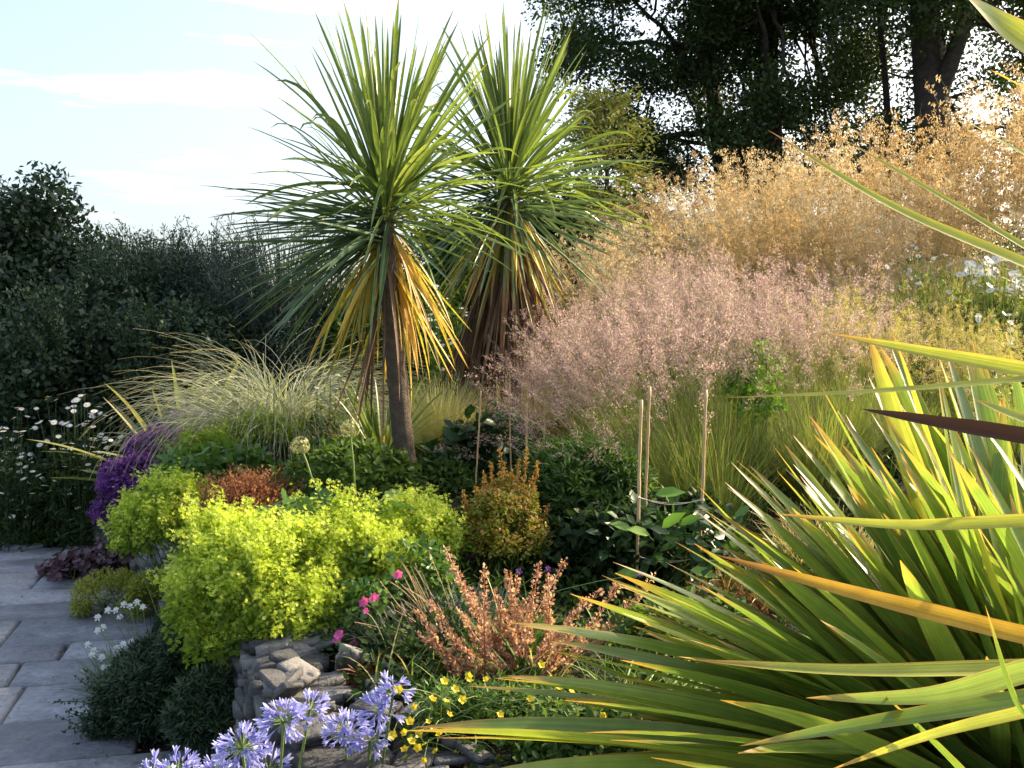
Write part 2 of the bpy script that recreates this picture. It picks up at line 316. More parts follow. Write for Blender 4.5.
K = dict(
 soil=rockmat('soil', (.018, .012, .008), (.04, .028, .018), (.075, .055, .035), 9, .8, .95, False),
 slab=rockmat('slab', (.13, .135, .15), (.21, .215, .235), (.31, .31, .32), 4.5, .45, .7),
 stone=rockmat('stone', (.035, .034, .034), (.085, .083, .082), (.19, .18, .165), 14, .35, .8),
 bark=rockmat('bark', (.05, .035, .025), (.11, .08, .055), (.19, .14, .10), 22, 1.0, .9, False),
 darkbark=rockmat('darkbark', (.02, .016, .012), (.045, .036, .028), (.08, .065, .05), 10, .8, .9, False),
 cane=leafmat('cane', [(.42, .27, .13), (.55, .38, .2)], trans=0, rough=.55),
 string=leafmat('string', [(.5, .46, .38)], trans=0),
 # foliage
 cordy=leafmat('cordyline leaf', [(.09, .14, .035), (.15, .22, .05), (.23, .29, .07)], tip=(.22, .19, .07), tip_at=.98, base=(.25, .27, .08), base_at=.12, trans=.32, rough=.34, spec=.55, streak=True),
 cordyblue=leafmat('cordyline outer leaf', [(.06, .11, .06), (.09, .15, .075), (.12, .18, .08)], tip=(.15, .14, .08), tip_at=.98, trans=.25, rough=.36, spec=.55, streak=True),
 skirt=leafmat('yellowing leaf', [(.18, .22, .04), (.36, .33, .06), (.55, .40, .07), (.58, .35, .08), (.48, .36, .16)], base=(.38, .33, .07), trans=.42, rough=.45, tscale=1.25),
 dead=leafmat('dead leaf', [(.07, .04, .022), (.14, .08, .045), (.28, .18, .10)], trans=.2, rough=.7),
 phor=leafmat('flax leaf', [(.10, .165, .03), (.155, .24, .045), (.25, .33, .06)], tip=(.45, .24, .06), tip_at=.985, trans=.40, rough=.36, spec=.55, streak=True, tscale=1.6, edge=(.34, .22, .06)),
 phory2=leafmat('fresh flax leaf', [(.15, .22, .04), (.22, .30, .05), (.32, .38, .06)], tip=(.45, .24, .06), tip_at=.98, trans=.42, rough=.36, spec=.5, streak=True, tscale=1.5, edge=(.4, .26, .06)),
 phory=leafmat('yellow flax leaf', [(.30, .34, .05), (.42, .44, .07)], tip=(.45, .2, .06), tip_at=.96, trans=.42, rough=.38, spec=.45, streak=True, edge=(.5, .3, .06)),
 phoro=leafmat('orange flax leaf', [(.50, .30, .04), (.58, .36, .06)], tip=(.3, .12, .04), tip_at=.93, trans=.4, rough=.45, spec=.3, streak=True, edge=(.34, .16, .03)),
 phorb=leafmat('dark flax leaf', [(.06, .028, .018), (.08, .038, .022)], trans=.15, rough=.75, spec=.1),
 phorold=leafmat('worn flax leaf', [(.12, .18, .05), (.18, .22, .07), (.26, .24, .09)], trans=.35, rough=.5, streak=True, edge=(.3, .2, .08)),
 lime=leafmat('lime blossom', [(.30, .42, .04), (.52, .62, .06), (.76, .80, .20)], trans=.45, rough=.6, spec=.2, tscale=1.3),
 limed=leafmat('lime leaf', [(.09, .16, .02), (.16, .25, .025), (.27, .35, .03)], trans=.45, rough=.6, spec=.2),
 mantle=leafmat('lady mantle leaf', [(.05, .12, .02), (.085, .17, .03), (.13, .22, .045)], trans=.35, rough=.42, spec=.5),
 green=leafmat('mid green leaf', [(.035, .075, .015), (.065, .12, .022), (.11, .17, .03)], trans=.35, rough=.65, spec=.2),
 cover=leafmat('ground cover leaf', [(.02, .04, .01), (.035, .07, .015), (.07, .11, .02)], trans=.25, rough=.7, spec=.15),
 bright=leafmat('bright green leaf', [(.09, .20, .025), (.15, .29, .035), (.22, .36, .05)], trans=.45, rough=.45),
 feather=leafmat('feathery green leaf', [(.05, .11, .02), (.10, .18, .035), (.17, .26, .05)], trans=.35, rough=.5),
 canopy=leafmat('tree leaf', [(.014, .03, .01), (.03, .055, .014), (.06, .10, .024)], trans=.38, rough=.5, spec=.3),
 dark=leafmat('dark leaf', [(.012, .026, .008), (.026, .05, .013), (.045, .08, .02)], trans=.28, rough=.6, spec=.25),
 darker=leafmat('evergreen leaf', [(.014, .03, .014), (.025, .05, .02), (.05, .085, .03)], trans=.22, rough=.5),
 bluegreen=leafmat('blue green leaf', [(.018, .036, .026), (.036, .062, .045), (.06, .09, .06)], trans=.25, rough=.5),
 olive=leafmat('golden conifer spray', [(.13, .17, .03), (.24, .26, .045), (.38, .34, .08)], trans=.35, rough=.55),
 gloss=leafmat('glossy leaf', [(.02, .055, .02), (.035, .08, .025), (.06, .12, .035)], trans=.25, rough=.42, spec=.4),
 grey=leafmat('grey green leaf', [(.09, .13, .09), (.15, .19, .14), (.24, .28, .21)], trans=.3, rough=.5),
 silver=leafmat('silvery grass', [(.16, .19, .13), (.25, .28, .20), (.45, .45, .35)], tip=(.42, .36, .2), tip_at=.9, trans=.4, rough=.5),
 gold2=leafmat('pale oat', [(.56, .46, .30), (.74, .62, .42), (.86, .76, .56)], trans=.45, rough=.45, spec=.5, tscale=1.2, tblue=.9),
 gold3=leafmat('ripe oat', [(.36, .24, .11), (.56, .40, .21), (.72, .55, .33)], trans=.45, rough=.45, spec=.5, tscale=1.2, tblue=.8),
 gold=leafmat('golden oat', [(.50, .37, .20), (.68, .52, .31), (.82, .68, .46)], trans=.45, rough=.45, spec=.5, tscale=1.2, tblue=.85),
 straw=leafmat('straw stem', [(.38, .30, .10), (.50, .40, .16), (.30, .32, .08)], trans=.3, rough=.5),
 pink=leafmat('pinkish panicle', [(.24, .14, .15), (.38, .25, .25), (.60, .47, .42)], trans=.45, rough=.5, tscale=1.2, tblue=.9),
 pgreen=leafmat('green grass stem', [(.13, .22, .04), (.22, .33, .055), (.38, .42, .12), (.36, .28, .15)], base=(.13, .12, .05), base_at=.3, trans=.4, rough=.45),
 blond=leafmat('blond hair grass', [(.60, .52, .24), (.75, .66, .36), (.45, .46, .14)], base=(.30, .38, .08), base_at=.35, trans=.5, rough=.5, tscale=1.3),
 bronze=leafmat('bronze blade', [(.13, .06, .03), (.25, .14, .05), (.32, .24, .07)], trans=.35, rough=.4),
 rust=leafmat('rusty twig leaf', [(.17, .065, .03), (.28, .11, .05), (.40, .20, .10)], trans=.4, rough=.55),
 copper=leafmat('copper seed pod', [(.27, .12, .08), (.42, .23, .16), (.60, .42, .31)], trans=.35, rough=.5),
 amber=leafmat('amber leaf tip', [(.30, .18, .04), (.46, .25, .06), (.58, .36, .12)], trans=.4, rough=.5),
 purple=leafmat('purple flower', [(.08, .022, .15), (.17, .045, .27), (.28, .09, .38)], trans=.35, rough=.55),
 mauve=leafmat('mauve flower', [(.10, .07, .28), (.2, .12, .4)], trans=.35, rough=.55),
 heuch=leafmat('dusky purple leaf', [(.07, .035, .05), (.13, .07, .09), (.18, .12, .13)], trans=.2, rough=.5),
 white=leafmat('white petal', [(.72, .74, .76), (.82, .83, .84)], trans=.35, rough=.5, tscale=1.0),
 yellow=leafmat('yellow petal', [(.75, .55, .02), (.85, .68, .04)], trans=.4, rough=.5, tscale=1.1),
 agap=leafmat('pale blue petal', [(.28, .28, .64), (.38, .38, .72), (.52, .52, .79)], tip=(.60, .62, .84), tip_at=.9, trans=.35, rough=.55, spec=.2, tscale=1.1, tblue=1),
 magenta=leafmat('magenta petal', [(.55, .06, .30), (.68, .14, .42)], trans=.4, rough=.5, tscale=1.2),
 red=leafmat('red petal', [(.5, .03, .03)], trans=.3),
 thyme=leafmat('yellow green cushion leaf', [(.15, .18, .02), (.26, .28, .03), (.36, .36, .05)], trans=.35, rough=.55),
 allium=leafmat('allium seed', [(.30, .30, .13), (.42, .42, .2)], trans=.3, rough=.5),
 stem=leafmat('green stem', [(.12, .20, .05), (.2, .28, .07)], trans=.1, rough=.5),
)

# ================================================================ SETTING
WALL = np.array([(-5.2, 11.0), (-4.4, 9.6), (-3.35, 8.2), (-2.75, 7.3), (-2.1, 6.2), (-1.55, 5.1), (-1.2, 4.3), (-.93, 3.65), (-.74, 3.15), (-.50, 2.75), (-.28, 2.2), (.0, 1.6), (.3, .6), (.5, -3.)])
def wall_x(y): return np.interp(y, WALL[::-1, 1], WALL[::-1, 0])
CTRL = np.array([(-3.4, 8.6, .30), (-2.0, 6.3, .42), (-.9, 3.7, .50), (-1.4, 5, .46), (0, 2.5, .45), (-.62, 5.5, .84), (-.25, 6.8, 1.0), (-1.5, 7, .72), (1.2, 2.2, .5), (.6, 4, .50), (.9, 5.3, .56), (1, 6.2, .78),
  (2.4, 5.8, .9), (4, 8, 1.85), (2, 10, 1.95), (6, 12, 2.7), (3, 16, 2.8), (0, 12, 1.6), (-3, 12, .9), (-6, 14, .5), (12, 10, 3), (2.5, 2.5, .6), (4, 4, .95), (.8, 0, .45), (9, 0, 1.6), (2, -6, .5), (-20, 30, .6), (10, 40, 3.2), (40, 30, 4)])
def terrain(x, y):
    x = np.asarray(x, float); y = np.asarray(y, float)
    d2 = (x[..., None] - CTRL[:, 0]) ** 2 + (y[..., None] - CTRL[:, 1]) ** 2
    wt = 1 / (d2 + .05) ** 1.6
    return (wt * CTRL[:, 2]).sum(-1) / wt.sum(-1)
def height(x, y):
    x = np.asarray(x, float); y = np.asarray(y, float)
    s = np.clip((x - wall_x(y) - .16) / .10, 0, 1)
    return terrain(x, y) * s + (1 - s) * (-.03 + .05 * np.clip(y - 8.2, 0, 8))
def G(x, y): return np.array([x, y, float(height(x, y))])
def onground(p):
    p = np.array(p, float); p[2] = float(height(p[0], p[1])); return p

def grow(a, b, n, p=2.2): return a + (b - a) * np.linspace(0, 1, n)[1:] ** p
xs = np.concatenate([-grow(6, 260, 26)[::-1], np.linspace(-6, 7, 190), grow(7, 260, 26)])
ys = np.concatenate([-grow(2, 120, 16)[::-1], np.linspace(-2, 12, 170), grow(12, 420, 30)])
X, Y = np.meshgrid(xs, ys); Z = height(X, Y) + .02 * np.sin(X * 5.1 + Y * 2.3) * np.sin(Y * 4.3) * (X > wall_x(Y) + .25)
n0, n1 = X.shape; idx = np.arange(n0 * n1).reshape(n0, n1)
m = MB().add(np.stack([X, Y, Z], -1), np.stack([idx[:-1, :-1], idx[:-1, 1:], idx[1:, 1:], idx[1:, :-1]], -1).reshape(-1, 4))
struct(m.obj('ground', K['soil'], smooth=True))

# ---- path of rectangular slabs, courses turned 9 degrees
seed(3)
m = MB(); th = rad(14); ca, sa = math.cos(th), math.sin(th)
v = .0
rows = [-3.0]
while rows[-1] < 9.2: rows.append(rows[-1] + float(U(.30, .58)))
def slab(m, u0, u1, v0, v1):
    g = .010; b = .009
    h = .05 + float(U(-.004, .004)); tl = U(-.003, .003, 2)
    q = np.array([(u0 + g, v0 + g), (u1 - g, v0 + g), (u1 - g, v1 - g), (u0 + g, v1 - g)]) + U(-.006, .006, (4, 2))
    c = q.mean(0); qi = q + (c - q) / np.linalg.norm(c - q, axis=1)[:, None] * b * 1.4
    vs = [(*p, 0) for p in q] + [(*p, h - b) for p in q] + [(*p, h + tl[0] * (1 if i % 2 else -1)) for i, p in enumerate(qi)]
    vs = np.array(vs); o = np.array([-2.2, 4.0])
    x = vs[:, 0] * ca - vs[:, 1] * sa * 1.0; y = vs[:, 0] * sa + vs[:, 1] * ca
    vs = np.stack([x, y, vs[:, 2] - .03], -1)
    cc = vs.mean(0)
    if cc[1] > 8.35 or cc[1] < -2.5 or cc[0] > wall_x(cc[1]) + .25 or cc[0] < -14: return
    f = [(8, 9, 10, 11)] + [(i, (i + 1) % 4, 4 + (i + 1) % 4, 4 + i) for i in range(4)] + [(4 + i, 4 + (i + 1) % 4, 8 + (i + 1) % 4, 8 + i) for i in range(4)]
    m.add(vs, f, float(U(0, 1)))
for a, b in zip(rows[:-1], rows[1:]):
    u = -14. + float(U(0, .8))
    while u < 3:
        wd = float(U(.7, 1.5)); slab(m, u, u + wd, a, b); u += wd
struct(m.obj('path', K['slab']))

# ---- dry stone retaining wall
seed(5)
def stones(m, pos, ax, up, sx, sy, sz, rnd=None):
    """angular stones: box with jittered corners, chamfered by a second ring"""
    tv = []
    for z in (-1, 1):
        for (x, y) in ((-1, -.8), (-.8, -1), (.8, -1), (1, -.8), (1, .8), (.8, 1), (-.8, 1), (-1, .8)): tv.append((x * .5, y * .5, z * .42))
    for z in (-1, 1):
        for (x, y) in ((-.8, -.66), (-.66, -.8), (.66, -.8), (.8, -.66), (.8, .66), (.66, .8), (-.66, .8), (-.8, .66)): tv.append((x * .5, y * .5, z * .5))
    f = [(i, (i + 1) % 8, 8 + (i + 1) % 8, 8 + i) for i in range(8)]
    f += [(8 + i, 8 + (i + 1) % 8, 24 + (i + 1) % 8, 24 + i) for i in range(8)] + [((i + 1) % 8, i, 16 + i, 16 + (i + 1) % 8) for i in range(8)]
    f += [(24, 25, 26, 27), (24, 27, 28, 31), (31, 28, 29, 30), (17, 16, 19, 18), (19, 16, 23, 20), (20, 23, 22, 21)]
    n0 = m.n; inst(m, (tv, f), pos, ax, up, sx, sy, sz, rnd)
    for i in range(1, 3):
        pass
    v = m.V[-1].reshape(len(pos), 32, 3)
    k = U(-1, 1, (len(pos), 4, 3)) * np.minimum(np.minimum(sx, sy), sz)[:, None, None] * .22
    # corner jitter shared by neighbours
    j = np.repeat(k, 2, 1); j = np.concatenate([j, j * np.array([.6, .6, 1]), j, j * np.array([.6, .6, 1])], 1)
    m.V[-1] = (v + j + U(-.0035, .0035, v.shape)).reshape(-1, 3)
m = MB(); seg = WALL[::-1]
# walk along the wall line
dl = np.concatenate([[0], np.cumsum(np.linalg.norm(np.diff(seg, axis=0), axis=1))])
def along(s): return np.stack([np.interp(s, dl, seg[:, 0]), np.interp(s, dl, seg[:, 1])], -1)
s = 2.6; posn = []; 
while s < dl[-1] - .6:
    p = along(s); topz = float(terrain(p[0] + .35, p[1])) + .04
    vertical = U(0, 1) < .22
    if vertical:
        wd = float(U(.09, .14)); z = -.02
        while z < topz - .05:
            hh = min(float(U(.25, .42)), topz - z); posn.append((s + wd / 2, z + hh / 2, wd, hh, float(U(0, .035)))); z += hh
        s += wd
    else:
        wd = float(U(.10, .24)); z = -.02
        while z < topz - .03:
            hh = float(U(.022, .055)); c0 = 0
            split = U(0, 1) < .45; a = float(U(.35, .65)) if split else 1
            posn.append((s + wd * a / 2, z + hh / 2, wd * a, hh, float(U(-.02, .04))))
            if split: posn.append((s + wd * (a + 1) / 2, z + hh / 2, wd * (1 - a), hh, float(U(-.02, .04))))
            z += hh
        s += wd
posn = np.array(posn); pc = along(posn[:, 0]); tg = nrm(along(posn[:, 0] + .05) - pc); tg3 = np.concatenate([tg, np.zeros((len(tg), 1))], 1)
nrm2 = np.stack([-tg[:, 1], tg[:, 0]], -1)                      # towards the path
off = posn[:, 4] * 1.0
lean = posn[:, 1] * -.18
pos = np.stack([pc[:, 0] + nrm2[:, 0] * (off + lean), pc[:, 1] + nrm2[:, 1] * (off + lean), posn[:, 1]], -1) 
stones(m, pos, tg3 + U(-.08, .08, pos.shape), np.array([0, 0, 1.]) + U(-.07, .07, pos.shape), posn[:, 2] * 1.04, np.full(len(pos), .26), posn[:, 3] * 1.06)
# loose cap stones lying on the top
n = 420; s = U(2.6, dl[-1] - 1.5, n); pc = along(s); tg = nrm(along(s + .05) - pc); inn = np.stack([tg[:, 1], -tg[:, 0]], -1) * U(-.02, .42, n)[:, None]
pp = pc + inn; zz = terrain(pp[:, 0] + .15, pp[:, 1]) + U(.02, .07, n)
stones(m, np.stack([pp[:, 0], pp[:, 1], zz], -1), rdir(n) * np.array([1, 1, .2]), np.array([0, 0, 1.]) + rdir(n) * .25, U(.06, .17, n), U(.05, .12, n), U(.012, .03, n))
wl = m.obj('stone_wall', K['stone'], origin=(-1.05, 3.65, 0))
tag(wl, 'low dry stone retaining wall of grey brown slabs along the path edge', 'wall')

# ================================================================ TREES
def wobble_path(a, b, n=9, amt=.12, sag=0):
    t = np.linspace(0, 1, n)[:, None]; a = np.asarray(a, float); b = np.asarray(b, float); Ln = np.linalg.norm(b - a)
    k = np.cumsum(rng.normal(size=(n, 3)), 0); k -= t * k[-1]; k[0] = 0
    return a + (b - a) * t + k * amt * Ln / n * 1.2 + np.array([0, 0, 1.]) * (sag * Ln * (t * (1 - t)))
def tree(name, label, cat, base, trunk_top, r0, limbs, centres, radii, leafm, npc, leaf, group=None, twigs=1.0, tm=DIA, bark='darkbark', r1=None, up=.5):
    root = thing(name, label, cat, base, group)
    tb = MB(); tp = wobble_path(base, trunk_top, 12, .05)
    rr = np.linspace(r0, (r1 or r0 * .45), 12); rr[0] *= 1.35
    sweep(tb, tp[None], rr[None], 9)
    part('trunk', tb, K[bark], root, True)
    lb = MB()
    cen = np.asarray(centres)
    pick = rng.permutation(len(cen))[:limbs]
    ends = []
    for i in pick:
        t = float(U(.35, 1)); k = int(t * 11); st = tp[k]
        pth = wobble_path(st, cen[i], 10, .14, .1); sweep(lb, pth[None], np.linspace(rr[k] * .55, .018, 10)[None], 6); ends.append(pth)
    # twigs from limbs to the other clumps
    E = np.concatenate([e[4:] for e in ends]) if ends else tp
    for c in cen:
        j = np.argmin(np.linalg.norm(E - c, axis=1) + U(0, .3, len(E)))
        if np.linalg.norm(E[j] - c) > .05: sweep(lb, wobble_path(E[j], c, 6, .16)[None], np.linspace(.03, .008, 6)[None] * twigs, 4)
    part('branch', lb, K[bark], root, True)
    cb = MB(); clumps(cb, cen, radii, npc, tm, leaf, up=up, shell=.1)
    part('crown', cb, K[leafm], root)
    return root
def inpoly(x, y, poly):
    poly = np.asarray(poly, float); c = np.zeros(len(x), bool); j = len(poly) - 1
    for i in range(len(poly)):
        xi, yi = poly[i]; xj, yj = poly[j]
        c ^= ((yi > y) != (yj > y)) & (x < (xj - xi) * (y - yi) / (yj - yi + 1e-9) + xi); j = i
    return c
def cloud(poly, d0, d1, n, holes=()):
    xy = np.asarray(poly, float); out = []
    while len(out) < n:
        x = U(xy[:, 0].min(), xy[:, 0].max(), n); y = U(xy[:, 1].min(), xy[:, 1].max(), n); ok = inpoly(x, y, poly)
        for h in holes: ok &= ((x - h[0]) / h[2]) ** 2 + ((y - h[1]) / h[3]) ** 2 > 1
        for a, b in zip(x[ok], y[ok]): out.append(P(a, b, float(U(d0, d1))))
    return np.array(out[:n])
seed(11)
TG = 'tall dark trees behind the golden grass'
holes = [(742, 92, 20, 34), (895, 60, 28, 44), (676, 132, 22, 13), (880, 110, 22, 24), (812, 168, 20, 14), (958, 88, 24, 16), (610, 78, 10, 9), (700, 60, 9, 11), (838, 70, 7, 14), (560, 45, 14, 18), (762, 130, 10, 10), (660, 62, 10, 8), (800, 108, 9, 8), (985, 35, 14, 10), (935, 135, 12, 10)]
polyA = [(520, -330), (552, 5), (572, 60), (562, 110), (600, 160), (655, 185), (720, 195), (780, 190), (770, -100), (700, -330)]
polyB = [(690, -330), (690, 60), (720, 200), (800, 200), (860, 190), (880, 60), (860, -330)]
polyC = [(840, -330), (840, 60), (850, 185), (1040, 205), (1180, 150), (1200, -100), (1100, -330)]
tree('broadleaf_tree', 'leftmost dark broadleaf tree leaning over the golden grass beside the palm-like crowns', 'tree', onground(P(735, 300, 18.5)), P(690, -160, 18), .17, 9, cloud(polyA, 16.5, 20, 165, holes), .66, 'canopy', 800, .082, TG)
tree('broadleaf_tree', 'middle dark broadleaf tree with a forked trunk seen against the sky', 'tree', onground(P(778, 300, 17.5)), P(765, -220, 17.5), .22, 9, cloud(polyB, 16, 19.5, 130, holes), .66, 'canopy', 800, .082, TG)
tree('broadleaf_tree', 'rightmost dark broadleaf tree with the thickest leaning trunk behind the oat grass', 'tree', onground(P(938, 300, 16)), P(905, -200, 17), .34, 10, cloud(polyC, 15, 19, 175, holes), .66, 'canopy', 800, .082, TG)
tree('slender_tree', 'slim bare-stemmed young tree in the sky gap left of the thick leaning trunk', 'tree', onground(P(884, 300, 17)), P(878, -120, 17), .075, 5, cloud([(850, -300), (850, -20), (905, -20), (900, -300)], 16, 18, 14), .5, 'canopy', 300, .08)
# far belt of woodland low behind the slope (reads as one mass)
m = MB(); n = 260
a = U(-.9, .95, n); rr_ = U(26, 34, n); cc = np.stack([rr_ * np.sin(a), rr_ * np.cos(a), U(.3, 2.2, n) + 2.2 * (a > .0)], -1)
clumps(m, cc, 1.4, 420, DIA, .17, up=.5, shell=.2)
o = m.obj('distant_woodland', K['dark'], origin=(0, 30, 0)); o['kind'] = 'stuff'; tag(o, 'low belt of dark woodland far behind the garden', 'woodland')

# ---- golden-green conifer spray between palm and trees
seed(13)
def conifer(label, px, top, bot, d, wpx, matn, n, ln, name='conifer', cat='conifer', lean=0., group=None, density=28):
    base = onground(P(px, bot, d)); tp = P(px + lean, top, d); H = tp[2] - base[2]
    root = thing(name, label, cat, base, group)
    tb = MB(); tk = wobble_path(base, tp, 9, .03); sweep(tb, tk[None], np.linspace(.07, .01, 9)[None], 6); part('trunk', tb, K['darkbark'], root, True)
    m = MB(); t = U(.05, 1, n) ** .8; az = U(0, 2 * PI, n); Wm = M_(wpx, d)
    st = np.stack([np.interp(t, np.linspace(0, 1, 9), tk[:, i]) for i in range(3)], -1)
    Ln = Wm * (1.02 - t) ** .5 * U(.35, 1.25, n) + ln * U(.3, 1.3, n)
    Pt = arc(st, az, U(.1, .9, n), U(.2, .9, n), Ln, 8)
    sweep(m, Pt, np.full((n, 9), .005), 3, mi=1)
    q = Pt[:, 2:].reshape(-1, 3); tg = nrm(np.gradient(Pt, axis=1))[:, 2:].reshape(-1, 3)
    k = density // 3; q = np.repeat(q, k, 0) + rng.normal(size=(len(q) * k, 3)) * .05; tg = np.repeat(tg, k, 0)
    X = nrm(tg + rdir(len(q)) * .8 + np.array([0, 0, -.1])); s = U(.04, .085, len(q))
    inst(m, THIN, q, X, rdir(len(q)), s, s * 1.5, s)
    part('foliage', m, [K[matn], K['bark']], root)
    return root
conifer('golden green feathery conifer just right of the second cabbage tree crown', 612, 100, 330, 12, 88, 'olive', 150, .25, lean=-8)
conifer('dull green conifer low between the two cabbage tree trunks', 452, 235, 420, 10.5, 60, 'green', 240, .2)

# ---- dark hedge of shrubs at the left
seed(17)
def bush(name, label, cat, px, top, bot, d, wpx, matn, nc, npc, leaf, cr=.28, group=None, tm=DIA, sprigs=0, slen=.5, sm=None, depth=1., zmin=-.2, up=.5, base_bot=None, fill=.5):
    base = onground(P(px, base_bot or 420, d)); z1 = P(px, top, d)[2]; z0 = base[2] + .1
    z0 = max(z0, P(px, bot, d)[2])
    c = np.array([base[0], d, (z0 + z1) / 2]); r = np.array([M_(wpx, d), M_(wpx, d) * depth, (z1 - z0) / 2])
    root = thing(name, label, cat, base, group)
    cen = ell_pts(c, r, nc, -1, .10, fill)
    sb = MB()
    tr = np.stack([wobble_path(base + np.array([U(-.1, .1), U(-.1, .1), -.05]), q, 8, .12, .05) for q in cen[::2]])
    sweep(sb, tr, np.linspace(.022, .005, 8)[None], 4); part('stem', sb, K['darkbark'], root, True)
    m = MB(); clumps(m, cen, cr, npc, tm, leaf, up=up, shell=.15)
    if sprigs:
        dd = rdir(sprigs, .15); st = c + dd * r * .8; Pt = arc(st, np.arctan2(dd[:, 1], dd[:, 0]), U(1.0, 1.5, sprigs), U(-.1, .5, sprigs), U(.5, 1.1, sprigs) * slen, 6)
        sweep(m, Pt, np.full((sprigs, 7), .004), 3)
        q = np.repeat(Pt[:, 1:].reshape(-1, 3), 7, 0) + rng.normal(size=(sprigs * 42, 3)) * .022
        s = U(.6, 1.3, len(q)) * leaf * .75; inst(m, tm, q, nrm(rdir(len(q)) + np.array([0, 0, .9])), rdir(len(q)), s, s, s)
    part('foliage', m, K[matn], root)
    return root
HG = 'dark shrubs of the hedge on the left'
bush('evergreen_tree', 'tallest dark evergreen at the left edge of the hedge', 'tree', -5, 182, 560, 11.5, 100, 'darker', 150, 230, .085, .36, HG, sprigs=60, slen=.35, depth=.7, base_bot=530)
bush('evergreen_tree', 'black green rounded evergreen just right of the tallest one', 'tree', 75, 236, 560, 11.8, 70, 'darker', 100, 230, .08, .33, HG, sprigs=60, slen=.35, base_bot=530)
bush('feathery_shrub', 'soft feathery dark shrub in the middle of the hedge behind the daisies', 'shrub', 150, 245, 520, 10.8, 72, 'darker', 110, 330, .06, .34, HG, THIN, sprigs=130, slen=.5, base_bot=500)
bush('feathery_shrub', 'blue green shrub with small domed top at the hedge right of centre', 'shrub', 215, 250, 500, 10.6, 60, 'bluegreen', 90, 300, .06, .3, HG, THIN, sprigs=130, slen=.55, base_bot=480)
bush('feathery_shrub', 'airy wispy blue green shrub behind the fountain grass left of the palm skirt', 'shrub', 283, 285, 470, 9.8, 62, 'bluegreen', 70, 230, .055, .27, HG, THIN, sprigs=260, slen=.85, base_bot=450)
bush('broadleaf_shrub', 'lower dark shrub with blue tinted blossoms behind the white daisies', 'shrub', 70, 305, 545, 9.6, 85, 'darker', 90, 230, .065, .33, HG, sprigs=120, slen=.5, base_bot=535)
bush('broadleaf_shrub', 'black green undergrowth shrub behind the purple heather', 'shrub', 185, 325, 530, 9.4, 70, 'darker', 80, 230, .06, .3, HG, sprigs=120, slen=.5, base_bot=500)
bush('broadleaf_shrub', 'green bush behind the skirt of the left cabbage tree', 'shrub', 395, 300, 430, 9.8, 70, 'green', 60, 220, .06, .28, None, sprigs=80, slen=.5, base_bot=420)
bush('broadleaf_shrub', 'dark green bush behind the second cabbage tree trunk', 'shrub', 490, 262, 430, 11.5, 60, 'dark', 70, 220, .06, .28, None, sprigs=50, slen=.4, base_bot=420)
bush('broadleaf_shrub', 'shadowy bush under the conifer at the left end of the golden grass', 'shrub', 575, 190, 380, 12.8, 72, 'dark', 90, 220, .07, .33, None, sprigs=20, base_bot=380)
# hydrangea-like blue blossoms in the shade
m = MB(); 
for (x, y) in ((70, 343), (76, 341), (58, 353), (52, 353), (76, 366), (130, 320), (2, 383)):
    c = P(x, y, 9.0); n = 40; clumps(m, [c], .05, n, STAR4, .022)

